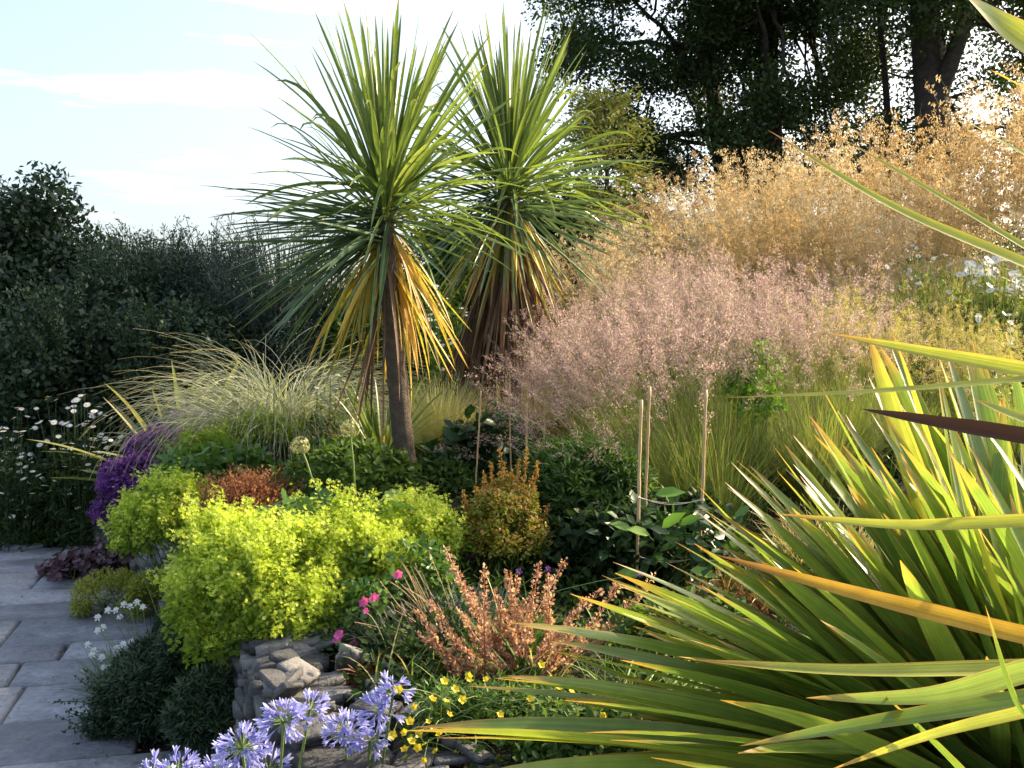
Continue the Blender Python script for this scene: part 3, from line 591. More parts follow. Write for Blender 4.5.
# ================================================================ CABBAGE TREES (cordyline)
def heads(n, emin, emax): return U(0, 2 * PI, n), U(emin, emax, n)
def cabbage(label, base, head, lean_mid, r0, seedn, lenk=1.0, yellow=1.0, deadn=60, bare=False, blueleft=False):
    seed(seedn)
    base = np.array(base); head = np.array(head)
    root = thing('cabbage_tree', label, 'cabbage tree', base, 'cabbage trees in the middle of the bed')
    t = np.linspace(0, 1, 40)[:, None]
    mid = np.array(lean_mid)
    tk = (1 - t) ** 2 * base + 2 * t * (1 - t) * mid + t ** 2 * head; tk[0, 2] -= .1
    rr = np.interp(t[:, 0], [0, .06, .5, .9, 1], [r0 * 1.35, r0 * 1.05, r0, r0 * .8, r0 * .6]) * (1 + .035 * np.sin(np.arange(40) * 1.9) + U(-.02, .02, 40))
    tb = MB(); sweep(tb, tk[None], rr[None], 14)
    part('trunk', tb, K['bark'], root, True)
    def ring(n, lo, hi): # origins along the head
        k = U(lo, hi, n); a = U(0, 2 * PI, n)
        return head + np.stack([np.cos(a) * r0 * .5, np.sin(a) * r0 * .5, k], -1), a
    m = MB()
    # upright spears
    n = 84; o, a = ring(n, -.05, .10); el = np.clip(rng.normal(1.32, .2, n), .7, 1.56)
    strips(m, arc(o, a, el, U(-.05, .25, n), U(.72, 1.08, n) * lenk, 9), U(.010, .017, n), U(-1.3, 1.3, n), .3, twist=.5)
    # spreading ones
    n = 120; o, a = ring(n, -.16, .05); el = U(-.25, 1.0, n)
    strips(m, arc(o, a, el, U(.05, .85, n), U(.55, 1.02, n) * lenk, 10, wob=.25), U(.009, .016, n), U(-.6, .6, n), .3, twist=.7)
    n = 26; o, a = ring(n, -.1, .05)      # folded over blades
    strips(m, arc(o, a, U(.5, 1.4, n), U(1.2, 2.3, n), U(.55, .9, n) * lenk, 14, q=float(U(5, 8)), wob=.4), U(.013, .020, n), U(-.6, .6, n), .3, twist=.9)
    part('green_leaves', m, K['cordy'], root)
    m = MB(); n = 135; o, a = ring(n, -.26, -.08)
    if blueleft: a = PI + rng.normal(0, 1.0, n)
    strips(m, arc(o, a, U(-.75, .35, n), U(.0, .42, n), U(.72, 1.0, n) * lenk, 10), U(.008, .013, n), U(-.7, .7, n), .3, twist=.4)
    part('outer_leaves', m, K['cordyblue'], root)
    m = MB(); n = int(115 * yellow); o, a = ring(n, -.36, -.14)
    if bare: kk = np.abs(np.angle(np.exp(1j * (a + PI * .45)))) > .75; o, a = o[kk], a[kk]; n = len(a)
    strips(m, arc(o, a, U(-1.4, -.8, n), U(-.1, .5, n), U(.35, .88, n) * lenk, 9, wob=.35), U(.007, .016, n), U(-.9, .9, n), .3, twist=.6)
    part('yellow_skirt', m, K['skirt'], root)
    m = MB(); n = deadn; o, a = ring(n, -.60, -.26)
    strips(m, arc(o, a, U(-1.45, -1.0, n), U(.0, .35, n), U(.65, 1.15, n) * lenk, 9), U(.007, .016, n), U(-1.5, 1.5, n), .35, twist=1.5)
    part('dead_leaves', m, K['dead'], root)
    return root
b1 = P(409, 492, 5.5); b1[2] = float(height(b1[0], b1[1]))
cabbage('left cabbage tree with bare smooth brown trunk and a full yellow skirt of leaves', b1, P(385, 198, 5.5), P(391, 330, 5.5),   .056, 21, .99, .95, 8, blueleft=True, bare=True)
b2 = onground(P(470, 436, 6.7))
cabbage('right cabbage tree whose trunk is wrapped in hanging dead brown leaves', b2, P(510, 178, 6.7), P(490, 320, 6.7), .07, 22, 1.05, .9, 240)
# dry brown thatch down the second trunk
r2 = [o for o in bpy.data.objects if o.name == 'cabbage_tree.001'][0]
m = MB(); n = 330; k = U(.05, .85, n); h2 = P(506, 182, 6.7); mm_ = P(488, 320, 6.7)
o = ((1 - k) ** 2)[:, None] * b2 + (2 * k * (1 - k))[:, None] * mm_ + (k ** 2)[:, None] * h2; o[:, 2] += .25
a = U(0, 2 * PI, n); strips(m, arc(o, a, U(-1.5, -1.2, n), U(0, .3, n), U(.4, .9, n), 7), U(.008, .018, n), U(-1.5, 1.5, n), .4, twist=2)
part('leaf_thatch', m, K['dead'], r2)

# ================================================================ FAN-LEAVED SEEDLINGS, SMALL FLAX
def rosette(name, label, cat, base, n, Ln, W, matn, el=(.5, 1.5), bend=(.1, .8), group=None, az=None, s=9, stemh=0, extra=None, pn='leaves', prof=None, fold=.3):
    root = thing(name, label, cat, base, group); base = np.array(base, float)
    top = base + np.array([0, 0, stemh])
    m = MB(); a = U(0, 2 * PI, n) if az is None else rng.normal(az[0], az[1], n)
    o = top + np.stack([np.cos(a), np.sin(a), np.zeros(n)], -1) * (.02 + .05 * Ln)
    strips(m, arc(o, a, U(*el, n), U(*bend, n), U(.6, 1.05, n) * Ln, s), U(.7, 1.1, n) * W, U(-.8, .8, n), fold, twist=.4, prof=prof)
    part(pn, m, K[matn], root)
    if stemh:
        m = MB(); sweep(m, wobble_path(base - np.array([0, 0, .05]), top, 8, .03)[None], np.linspace(.028, .022, 8)[None], 8); part('trunk', m, K['bark'], root, True)
        m = MB(); n2 = n // 2; a = U(0, 2 * PI, n2); strips(m, arc(top + np.array([0, 0, -.02]), a, U(.3, 1.3, n2), U(.1, .6, n2), U(.25, .5, n2) * Ln, 6), W, None, .3)
        part('yellow_leaf_bases', m, K['skirt'], root)
    return root
seed(31)
sb = onground(P(383, 490, 5.75)); rosette('spiky_seedling', 'young spiky cabbage tree seedling leaning against the left trunk', 'palm seedling', sb, 60, .55, .010, 'cordy', (.75, 1.52), (.0, .5), stemh=max(.05, P(385, 458, 5.75)[2] - sb[2]))
seed(32)
rosette('small_flax', 'brown tinted flax with sword leaves between the purple heather and the silvery grass', 'flax plant', onground(P(190, 440, 8.2)), 46, 1.25, .030, 'phorold', (.35, 1.45), (.1, .7), None, s=10)
rosette('small_flax', 'bronze arching sedge tuft at the foot of the golden grass right of the dead-leaf trunk', 'sedge', onground(P(588, 448, 6.4)), 300, .78, .006, 'bronze', (.3, 1.4), (.7, 2.0), None, s=9)

# ================================================================ GRASSES
def tuft(name, label, cat, base, n, Ln, W, matn, el, bend, group=None, s=8, spread=.1, az=None, q=1.4):
    root = thing(name, label, cat, base, group); m = MB(); a = U(0, 2 * PI, n) if az is None else rng.normal(az[0], az[1], n)
    rr = spread * np.sqrt(U(0, 1, n)); a2 = U(0, 2 * PI, n)
    o = np.array(base, float) + np.stack([np.cos(a2) * rr, np.sin(a2) * rr, np.full(n, -.02)], -1)
    strips(m, arc(o, a, U(*el, n), U(*bend, n), U(.55, 1.05, n) * Ln, s, q, wob=.25), W, U(-1, 1, n), 0, prof=np.linspace(1, .25, s + 1))
    part('leaves', m, K[matn], root)
    return root
seed(41)
fg = 'silvery fountain grass clumps'
tuft('fountain_grass', 'large silvery arching fountain grass clump left of the palm skirt', 'grass clump', onground(P(282, 425, 7.1)), 1500, 1.55, .0048, 'silver', (1.0, 1.53), (1.3, 3.0), fg, 12, .22)
tuft('fountain_grass', 'darker silvery grass clump just behind the purple heather', 'grass clump', onground(P(232, 430, 8.2)), 800, 1.1, .0045, 'grey', (.7, 1.5), (.8, 2.2), fg, 11, .2)
bg_ = 'tufts of blond hair grass glowing behind the trunks'
tuft('hair_grass', 'blond hair grass tuft glowing between the two cabbage tree trunks', 'grass clump', onground(P(442, 445, 6.3)), 2600, .62, .0019, 'blond', (.9, 1.55), (.1, 1.2), bg_, 6, .10)
tuft('hair_grass', 'narrow blond hair grass tuft right of the dead-leaf trunk behind the thin canes', 'grass clump', onground(P(522, 440, 7.0)), 2000, .62, .0019, 'blond', (.9, 1.55), (.1, 1.1), bg_, 6, .09)
tuft('hair_grass', 'small blond hair grass tuft left of the left trunk behind the seedling', 'grass clump', onground(P(372, 445, 6.6)), 1600, .45, .0019, 'blond', (.8, 1.5), (.1, 1.3), bg_, 6, .10)

# golden oat grass : stems with open nodding panicles
def oat(H, n, spk, seedn, matn='gold', stem='straw', lean=0.35):
    seed(seedn)
    lv = MB(); nl = 340; a = U(0, 2 * PI, nl); strips(lv, arc(np.stack([U(-.15, .15, nl), U(-.15, .15, nl), np.full(nl, -.03)], -1), a, U(.7, 1.5, nl), U(.3, 1.5, nl), U(.4, .95, nl) * H * .5, 8), .004, None, 0, prof=np.linspace(1, .2, 9))
    m = MB(); a = U(0, 2 * PI, n); St = arc(np.stack([U(-.2, .2, n), U(-.2, .2, n), np.full(n, -.03)], -1), a, U(1.15, 1.55, n), U(.05, lean, n), U(.72, 1.05, n) * H, 12)
    sweep(m, St, np.linspace(.0022, .0008, 13)[None], 3, mi=1)
    # branchlets from the top 45 percent
    B = 16; k = U(.52, 1., (n, B)); ii = np.clip((k * 12).astype(int), 0, 11); fr = k * 12 - ii
    o = St[np.arange(n)[:, None], ii] * (1 - fr[..., None]) + St[np.arange(n)[:, None], np.minimum(ii + 1, 12)] * fr[..., None]
    o = o.reshape(-1, 3); nb = len(o); Ln = (.05 + .15 * (1.05 - k.reshape(-1))) * U(.6, 1.2, nb)
    Br = arc(o, U(0, 2 * PI, nb), U(.2, 1.0, nb), U(.5, 1.5, nb), Ln, 4)
    sweep(m, Br, np.full((nb, 5), .0006), 3, mi=1)
    q = np.repeat(Br[:, 1:].reshape(-1, 3), spk, 0); q = q + rng.normal(size=q.shape) * .012
    X = nrm(np.array([0, 0, -1.]) + rdir(len(q)) * .9); s = U(.015, .034, len(q))
    inst(m, SEED, q, X, rdir(len(q)), s, s * .9, s * .9)
    return lv.mesh('oat_leaves', K['pgreen']), m.mesh('oat_plumes', [K[matn], K[stem]])
def place_grass(name, meshes, label, cat, loc, sc, rz, group, parts=('leaves', 'plumes'), tilt=(0, 0)):
    r = thing(name, label, cat, loc, group); r.rotation_euler = (tilt[0], tilt[1], rz); r.scale = (sc, sc, sc)
    for nm, me in zip(parts, meshes):
        o = bpy.data.objects.new(nm, me); C.objects.link(o); o.parent = r
    return r
oats = [oat(2.0, 66, 3, 51), oat(1.9, 62, 3, 52, 'gold2'), oat(2.1, 66, 3, 53, 'gold3', lean=.55)]
OG = 'clumps of golden oat grass on the slope'
spots = [ # px, depth, height of the plume top in px, label
 (575, 9.6, 232, 'golden oat grass clump at the left end of the slope next to the dead-leaf trunk'),
 (620, 9.0, 208, 'golden oat grass clump below the feathery golden conifer'),
 (664, 10.2, 180, 'golden oat grass clump under the diagonal tree limb'),
 (655, 8.2, 225, 'low front golden oat grass clump above the left pink plumes'),
 (705, 9.2, 172, 'golden oat grass clump below the leftmost tall tree'),
 (745, 8.3, 190, 'golden oat grass clump above the middle of the pink haze'),
 (752, 10.6, 152, 'golden oat grass clump right behind the tip of the long diagonal flax leaf'),
 (800, 9.6, 132, 'golden oat grass clump in front of the forked tree trunk'),
 (805, 8.2, 188, 'pale golden oat grass clump crossed by the long diagonal flax leaf'),
 (848, 10.4, 120, 'golden oat grass clump between forked trunk and slim tree'),
 (868, 8.8, 158, 'golden oat grass clump directly below the slim young tree'),
 (905, 9.8, 128, 'golden oat grass clump at the foot of the thick leaning trunk'),
 (935, 8.6, 170, 'golden oat grass clump above the white flowers'),
 (955, 9.6, 130, 'darker golden oat grass clump right of the thick leaning trunk'),
 (1000, 8.4, 96, 'tallest golden oat grass clump at the right edge under the broad leaf'),
 (1045, 8.9, 62, 'golden oat grass clump half cut off by the right edge, highest on the slope'),
 (1060, 7.9, 150, 'golden oat grass clump mostly outside the right edge above the white flowers'),
 (715, 11.4, 165, 'farthest golden oat grass clump seen below the sky gap between trees'),
 (598, 7.9, 258, 'small golden oat grass clump just right of the dead-leaf trunk skirt'),
 (640, 7.7, 246, 'golden oat grass clump nearest the pink plumes on their left'),
 (790, 7.7, 222, 'pale oat grass clump rising straight behind the pinkest plumes'),
 (880, 7.9, 205, 'oat grass clump left of the white flowers with dark gaps between stalks'),
 (630, 11.2, 195, 'far golden oat grass clump close to the conifer trunk'),
]
seed(55)
for i, (px, d, top, lab) in enumerate(spots):
    b = onground(P(px, 350, d)); H = P(px, top, d)[2] - b[2]
    place_grass('golden_oat_grass', oats[i % 3], lab, 'grass clump', b, H / 1.95, float(U(0, 6.28)), OG)

# pink hazed grass : fine upright panicles
def pinkgrass(H, n, seedn, matn='pink'):
    seed(seedn)
    lv = MB(); nl = 1100; a = U(0, 2 * PI, nl); strips(lv, arc(np.stack([U(-.13, .13, nl), U(-.13, .13, nl), np.full(nl, -.03)], -1), a, U(.85, 1.5, nl), U(.05, .8, nl), U(.45, .9, nl) * H * .72, 8), .0028, None, 0, prof=np.linspace(1, .2, 9))
    m = MB(); a = rng.normal(PI, 1.25, n); St = arc(np.stack([U(-.14, .14, n), U(-.14, .14, n), np.full(n, -.03)], -1), a, np.clip(rng.normal(1.2, .2, n), .75, 1.5), U(.0, .45, n), U(.86, 1.05, n) * H, 10)
    sweep(m, St, np.linspace(.0018, .0007, 11)[None], 3, mi=1)
    B = 11; k = U(.74, 1., (n, B)); ii = np.clip((k * 10).astype(int), 0, 9); fr = k * 10 - ii
    o = (St[np.arange(n)[:, None], ii] * (1 - fr[..., None]) + St[np.arange(n)[:, None], ii + 1] * fr[..., None]).reshape(-1, 3); nb = len(o)
    tg = nrm(St[:, -1] - St[:, -3]); tg = np.repeat(tg, B, 0)
    Ln = (.035 + .11 * (1.05 - k.reshape(-1)) / .32) * U(.5, 1.1, nb)
    dirn = nrm(tg + rdir(nb) * .5); tt = np.linspace(0, 1, 5)[None, :, None]
    Br = o[:, None] + dirn[:, None] * Ln[:, None, None] * tt - np.array([0, 0, .25]) * Ln[:, None, None] * tt ** 2
    q = np.repeat(Br[:, 1:].reshape(-1, 3), 4, 0); q = q + rng.normal(size=q.shape) * .009
    X = nrm(np.repeat(np.repeat(dirn, 4, 0), 4, 0) + rdir(len(q)) * .8); s = U(.008, .018, len(q))
    inst(m, THIN, q, X, rdir(len(q)), s, s * 1.3, s)
    return lv.mesh('moor_leaves', K['pgreen']), m.mesh('moor_plumes', [K[matn], K['pgreen']])
pinks = [pinkgrass(1.6, 180, 61), pinkgrass(1.6, 170, 62), pinkgrass(1.6, 140, 63, 'straw')]
PG = 'clumps of moor grass with pinkish plumes'
seed(66)
for (px, d, top, k, ty, lab) in [
 (672, 5.4, 298, 0, -.22, 'moor grass clump with pink plumes leaning left across the dead-leaf trunk'),
 (710, 5.4, 284, 1, -.10, 'moor grass clump with pink plumes directly behind the pair of tall canes'),
 (760, 6.2, 250, 0, .0, 'moor grass clump with the pinkest upright plumes above the bright green shrub'),
 (815, 5.6, 284, 1, .06, 'moor grass clump with pink plumes right of the bright green shrub'),
 (860, 6.2, 285, 2, .05, 'straw coloured moor grass clump above the tip of the yellow flax leaf'),
 (905, 5.8, 310, 2, .1, 'low straw coloured moor grass clump behind the tallest flax leaves'),
 (960, 6.8, 300, 2, .0, 'straw coloured moor grass clump just in front of the white flowers'),
 (1015, 6.0, 318, 2, .0, 'green moor grass clump by the right edge below the white flowers'),
 (622, 6.4, 292, 1, -.10, 'moor grass clump with loose pink plumes below the left golden oats'),
 (700, 7.2, 256, 0, .05, 'rear moor grass clump with pink plumes against the golden oats'),
 (845, 7.3, 262, 1, .0, 'rear moor grass clump with faded pink plumes right of centre'),
]:
    b = onground(P(px, 450, d)); H = P(px, top, d)[2] - b[2]
    place_grass('moor_grass', pinks[k], lab, 'grass clump', b, H / 1.56, float(U(0, 6.28)), PG, tilt=(0, 0)).rotation_euler = (0, ty, 0)

# ================================================================ GROUND COVER over the bed (nobody could count it)
seed(70)
m = MB(); n = 5200; x = U(-3.3, 5.5, n); y = U(2.2, 9.5, n); ok = (x > wall_x(y) + .28); x, y = x[ok], y[ok]
c = np.stack([x, y, height(x, y) + U(.01, .10, len(x))], -1); clumps(m, c, .10, 26, OVAL, .034, up=.9, shell=.2)
o = m.obj('ground_cover', K['cover'], origin=(0, 5, 0)); o['kind'] = 'stuff'; tag(o, 'low green leafy ground cover filling the gaps between plants', 'ground cover')
m = MB(); n = 900; x = U(-3.2, 5.5, n); y = U(2.4, 9.5, n); ok = (x > wall_x(y) + .3); x, y = x[ok], y[ok]; n = len(x)
n2 = n * 7; b = np.repeat(np.stack([x, y, height(x, y)], -1), 7, 0) + rng.normal(size=(n2, 3)) * .03 * np.array([1, 1, 0])
strips(m, arc(b, U(0, 6.28, n2), U(.6, 1.5, n2), U(.3, 1.6, n2), U(.12, .34, n2), 6), .003, None, 0)
o = m.obj('grass_blades', K['pgreen'], origin=(0, 5, 0)); o['kind'] = 'stuff'; tag(o, 'loose grass blades coming up between the bed plants', 'grass')

# ================================================================ BED PLANTS
def at(px, py, d, drop=False): return P(px, py, d)
def mound(name, label, cat, ells, nsub, layers, group=None, zmin=-.35, lump=.14, stems=True, fill=0., foot=None):
    """ells: (px,py,depth,half width px,half height px,depth factor); layers: (part name, material, template, size, n per sub-ball, sub radius, up, zmin2, extra)"""
    e0 = ells[0]; base = onground(P(e0[0], e0[1] + e0[4], e0[2])) if foot is None else onground(P(*foot)); root = thing(name, label, cat, base, group)
    tot = sum(e[3] * e[4] for e in ells)
    allc = []
    for e in ells:
        c = P(e[0], e[1], e[2]); r = np.array([M_(e[3], e[2]), M_(e[3], e[2]) * e[5], M_(e[4], e[2])])
        allc.append(ell_pts(c, r, max(4, int(nsub * e[3] * e[4] / tot)), zmin, lump, fill))
    cen = np.concatenate(allc)
    for (pn, mt, tm, size, npc, sr, up, off) in layers:
        m = MB(); clumps(m, cen + np.array([0, 0, off]), sr, npc, tm, size, up=up, shell=.3, zmin=-.6)
        part(pn, m, K[mt], root)
    if stems:
        m = MB(); pk = cen[rng.permutation(len(cen))[:max(8, len(cen) // 3)]]
        b = base + rng.normal(size=(len(pk), 3)) * np.array([.06, .06, 0]); t = np.linspace(0, 1, 6)[None, :, None]
        pt = b[:, None] * (1 - t) + pk[:, None] * t; pt = pt + np.array([0, 0, .12]) * (t * (1 - t))
        sweep(m, pt, np.full((len(pk), 6), .004), 3); part('stem', m, K['stem'], root)
    return root, cen
def froth(root, cen, pn, mt, nper, flo, size, sl, tm=STAR5, sm='stem'):
    """sprays of tiny blossoms rising out of the clump centres"""
    n = len(cen) * nper; b = np.repeat(cen, nper, 0) + rng.normal(size=(n, 3)) * .035
    Pt = arc(b, U(0, 6.28, n), U(.6, 1.5, n), U(-.2, .8, n), U(.5, 1.2, n) * sl, 4)
    m = MB(); sweep(m, Pt, np.full((n, 5), .0012), 3, mi=1)
    q = np.repeat(Pt[:, 2:].reshape(-1, 3), flo, 0); q = q + rng.normal(size=q.shape) * sl * .15
    Z = nrm(rdir(len(q)) * .8 + np.array([0, 0, .8])); s = U(.7, 1.3, len(q)) * size
    inst(m, tm, q, np.cross(Z, rdir(len(q))), Z, s, s, s)
    return part(pn, m, [K[mt], K[sm]], root)

LG = 'lime green frothy mounds spilling over the wall'
seed(71)
r, cen = mound('lady_mantle', 'biggest bright lime yellow frothy mound hanging over the wall in the centre foreground', 'flowering plant',
   [(226, 604, 4.05, 42, 56, .9), (290, 604, 4.0, 54, 52, .9), (356, 566, 4.2, 48, 34, .9), (415, 546, 4.5, 38, 28, .9), (214, 550, 4.1, 14, 18, .8)], 300,
   [('leaves', 'limed', OVAL, .030, 46, .085, .7, -.02)], LG, lump=.24, zmin=-.75, foot=(290, 560, 4.4))
froth(r, cen[(cen[:, 2] > P(300, 640, 4.05)[2])], 'blossom', 'lime', 9, 11, .0085, .105)
m = MB(); n = 26
c = np.array([P(U(255, 400), U(498, 535), float(U(4.3, 4.65))) for _ in range(n)]); Z = nrm(np.array([0, -.35, 1.]) + rdir(n) * .45); s = U(.05, .085, n); inst(m, ROUND, c, rdir(n), Z, s, s, s)
r2 = thing('lady_mantle_leaves', 'big scalloped round green leaves rising behind the biggest lime mound', 'leafy plant', onground(P(330, 560, 4.55)))
part('leaf_blades', m, K['mantle'], r2, True)
m = MB(); b = np.array(r2.location) + rng.normal(size=(n, 3)) * np.array([.05, .05, 0]); t = np.linspace(0, 1, 6)[None, :, None]; sweep(m, b[:, None] * (1 - t) + c[:, None] * t, np.full((n, 6), .003), 3); part('leaf_stalks', m, K['stem'], r2)
seed(72)
r, cen = mound('lady_mantle', 'smaller lime mound farther along the wall beside the purple heather', 'flowering plant', [(158, 522, 5.5, 28, 26, .9), (190, 508, 5.7, 14, 14, .9), (136, 538, 5.5, 12, 22, .9)], 80,
   [('leaves', 'limed', OVAL, .032, 46, .09, .7, -.02)], LG, lump=.22, foot=(185, 530, 5.8))
froth(r, cen, 'blossom', 'lime', 8, 9, .0095, .10)
seed(73)
r, cen = mound('lady_mantle', 'third lime tipped mound high in the bed under the fountain grass', 'flowering plant', [(262, 447, 6.5, 30, 12, .8), (205, 462, 6.2, 22, 12, .8)], 60,
   [('leaves', 'green', OVAL, .035, 50, .10, .7, -.02)], LG)
froth(r, cen, 'blossom', 'limed', 9, 5, .011, .13)
seed(74)
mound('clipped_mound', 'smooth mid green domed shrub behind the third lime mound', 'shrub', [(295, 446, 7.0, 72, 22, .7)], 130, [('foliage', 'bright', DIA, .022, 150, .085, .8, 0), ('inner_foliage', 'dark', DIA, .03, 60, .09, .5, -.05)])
mound('leafy_perennial', 'green leafy perennial with deep cut leaves between rust shrub and third lime mound', 'leafy plant', [(215, 474, 5.9, 45, 14, .8)], 50, [('leaves', 'mantle', OVAL, .065, 22, .10, 1., 0)])
seed(75)
mound('dark_perennial', 'dark green low leafy plant under the allium heads left of the seedling', 'leafy plant', [(350, 488, 5.2, 62, 36, .8), (430, 500, 5.6, 40, 32, .8)], 90, [('leaves', 'green', OVAL, .042, 40, .09, .8, 0)])
# rusty shrub
seed(76)
b = P(250, 525, 4.9); root = thing('rusty_shrub', 'small rust red twiggy shrub between the two lime mounds', 'shrub', b)
m = MB(); n = 900; a = U(0, 6.28, n); Pt = arc(b + rng.normal(size=(n, 3)) * np.array([.06, .06, 0]), a, U(.35, 1.5, n), U(-.1, .5, n), U(.14, .29, n), 6); sweep(m, Pt, np.full((n, 7), .0016), 3)
q = np.repeat(Pt[:, 2:].reshape(-1, 3), 4, 0) + rng.normal(size=(n * 20, 3)) * .007; s = U(.010, .02, len(q)); inst(m, THIN, q, nrm(rdir(len(q)) + np.array([0, 0, .6])), rdir(len(q)), s, s * 1.6, s); part('twigs', m, K['rust'], root)
# purple heather
seed(77)
r, cen = mound('purple_heather', 'vivid purple flowering mound spilling between the daisies and the lime mound', 'flowering plant', [(128, 492, 6.9, 24, 34, .8), (160, 462, 7.2, 30, 24, .8), (118, 515, 6.8, 16, 22, .8)], 90, [('leaves', 'dark', DIA, .025, 40, .09, .5, -.03), ('blossom', 'purple', STAR4, .013, 120, .085, .8, .02)])
mound('lavender_clump', 'dusky blue violet flower clump just above the purple heather', 'flowering plant', [(190, 443, 7.9, 34, 22, .8)], 50, [('leaves', 'dark', DIA, .03, 40, .09, .5, -.03), ('blossom', 'mauve', STAR4, .014, 55, .09, .8, .02)])
# amber tipped small conical shrub
seed(78)
r, cen = mound('golden_shrub', 'rounded small shrub with amber tips and short upright copper sprays behind the copper seed spikes', 'shrub', [(504, 545, 4.6, 34, 36, .9), (490, 525, 4.65, 18, 26, .9), (524, 518, 4.6, 16, 26, .9), (508, 500, 4.6, 12, 20, .9)], 110, [('leaves', 'thyme', OVAL, .020, 75, .055, .7, 0), ('leaf_tips', 'amber', OVAL, .017, 40, .06, .9, .015)], lump=.3)
for (x0, y0, x1, y1) in ((487, 520, 484, 472), (500, 515, 505, 462), (512, 515, 512, 470), (524, 505, 527, 448), (533, 520, 532, 478), (470, 530, 463, 490), (518, 512, 519, 458), (494, 520, 493, 480), (478, 525, 470, 505), (540, 530, 549, 505), (505, 500, 500, 450), (530, 510, 538, 462), (482, 500, 476, 488), (497, 505, 490, 462), (545, 545, 556, 525), (466, 548, 458, 530)):
    A, B_ = P(x0, y0, 4.6), P(x1, y1, 4.62); m = MB(); sweep(m, wobble_path(A, B_, 8, .06)[None], np.linspace(.003, .001, 8)[None], 4)
    k = 110; t = U(.1, 1, k); q = A + (B_ - A) * t[:, None] + rng.normal(size=(k, 3)) * .011 * (1.2 - t)[:, None]; s = U(.010, .018, k); inst(m, OVAL, q, nrm(rdir(k) + np.array([0, 0, .5])), rdir(k), s, s, s); part('upright_spray', m, K['amber'], r)
seed(79)
# glossy dahlia like plant, feathery mound, bright shrub
mound('glossy_perennial', 'dark glossy leafed perennial around the short canes', 'leafy plant', [(490, 462, 5.9, 44, 34, .8), (445, 478, 5.8, 26, 26, .8)], 60, [('leaves', 'gloss', OVAL, .085, 18, .11, .9, 0)])
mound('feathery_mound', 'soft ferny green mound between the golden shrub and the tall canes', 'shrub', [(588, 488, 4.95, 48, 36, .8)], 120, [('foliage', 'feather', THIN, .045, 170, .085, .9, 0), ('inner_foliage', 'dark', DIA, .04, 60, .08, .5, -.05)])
mound('bright_shrub', 'vivid yellow green leafy shrub glowing among the moor grass', 'shrub', [(752, 402, 5.55, 20, 50, .9)], 32, [('leaves', 'bright', OVAL, .042, 26, .075, .6, 0)])
mound('dark_shrub', 'dark shaded shrub with broad leaves behind the tall canes base', 'shrub', [(600, 560, 4.6, 75, 48, .7), (680, 560, 4.7, 50, 50, .6)], 100, [('leaves', 'dark', OVAL, .055, 40, .10, .6, 0)])
seed(80)
mound('hellebore', 'leafy plant with a few glossy fresh green leaves between the two canes', 'leafy plant', [(640, 545, 4.4, 40, 34, .6), (690, 555, 4.3, 34, 40, .6)], 24, [('leaves', 'gloss', OVAL, .075, 12, .09, 1.0, 0)])
m = MB()
for (x, y, dx, dy, s) in ((655, 495, 1, .15, .13), (632, 530, -1, .35, .10), (662, 528, .8, .6, .12), (650, 535, -.6, .2, .11), (680, 525, 1, .5, .1), (640, 575, -1, .1, .11), (690, 570, 1, -.2, .12)):
    inst(m, OVAL, P(x, y, 4.15)[None], np.array([[dx, -.1, dy]]), np.array([[0, -.6, 1.]]), s, s * 1.0, s)
hb = [o for o in bpy.data.objects if o.name == 'hellebore'][0]; part('top_leaves', m, K['bright'], hb, True)

# ---- allium seed heads
seed(81)
for (hx, hy, bx, by, lab) in ((300, 446, 348, 512, 'round allium seed head on a slanting stalk, the lower left one'), (350, 429, 362, 512, 'round allium seed head on an upright stalk beside the seedling')):
    d = 4.6; root = thing('allium', lab, 'allium', onground(P(bx, by + 14, d)), 'allium seed heads'); top = P(hx, hy, d)
    b0 = np.array(root.location); pt = wobble_path(b0, top, 10, .04); m = MB(); sweep(m, pt[None], np.full((1, 10), .005), 6); part('stalk', m, K['stem'], root, True)
    m = MB(); k = 90; dd = rdir(k, -.7); R_ = .042; e = top + dd * R_; sweep(m, np.stack([np.repeat(top[None], k, 0), e], 1), np.full((k, 2), .0007), 3); s = U(.006, .010, k); inst(m, STAR4, e, np.cross(dd, rdir(k)), dd, s, s, s); part('seed_head', m, K['allium'], root)

# ---- stakes and string
seed(82)
CG = 'thin garden canes stuck in the bed'
def cane(x0, y0, x1, y1, d, lab, r=.0065):
    a, b = P(x0, y0, d), P(x1, y1, d); dirv = (b - a) / (y1 - y0)
    while b[2] > float(height(b[0], b[1])) - .05: b = b + dirv * 8
    root = thing('garden_cane', lab, 'cane', onground(b), CG); m = MB(); n = 26; t = np.linspace(0, 1, n)[:, None]; pt = b + (a - b) * t + np.cumsum(rng.normal(size=(n, 3)), 0) * .0006
    rr = np.full(n, r); rr[::4] *= 1.28; sweep(m, pt[None], rr[None], 8)
    idx = m.n - 8; m.add(pt[-1:] , np.zeros((0, 3), int)); m.F[-1] = np.array([[idx + i, idx + (i + 1) % 8, m.n - 1] for i in range(8)]); m.I[-1] = np.zeros(8, int)
    part('cane_shaft', m, K['cane'], root, True)
cane(642, 401, 636, 600, 4.3, 'front cane of the tall left pair, slightly shorter and closer')
cane(649, 386, 643, 600, 4.5, 'rear cane of the tall left pair, slightly taller')
cane(706, 390, 698, 600, 4.35, 'single tall cane right of the pair')
for x0, y0, x1, y1, lab in ((480, 391, 478, 435, 'short cane beside the dead-leaf trunk'), (509, 387, 510, 430, 'short cane second from the dead-leaf trunk'), (526, 402, 526, 470, 'short thick cane third from the dead-leaf trunk'), (545, 400, 544, 446, 'thinnest short cane, farthest from the dead-leaf trunk')):
    cane(x0, y0, x1, y1, 5.5, lab, .0055 if 'thick' in lab else .004)
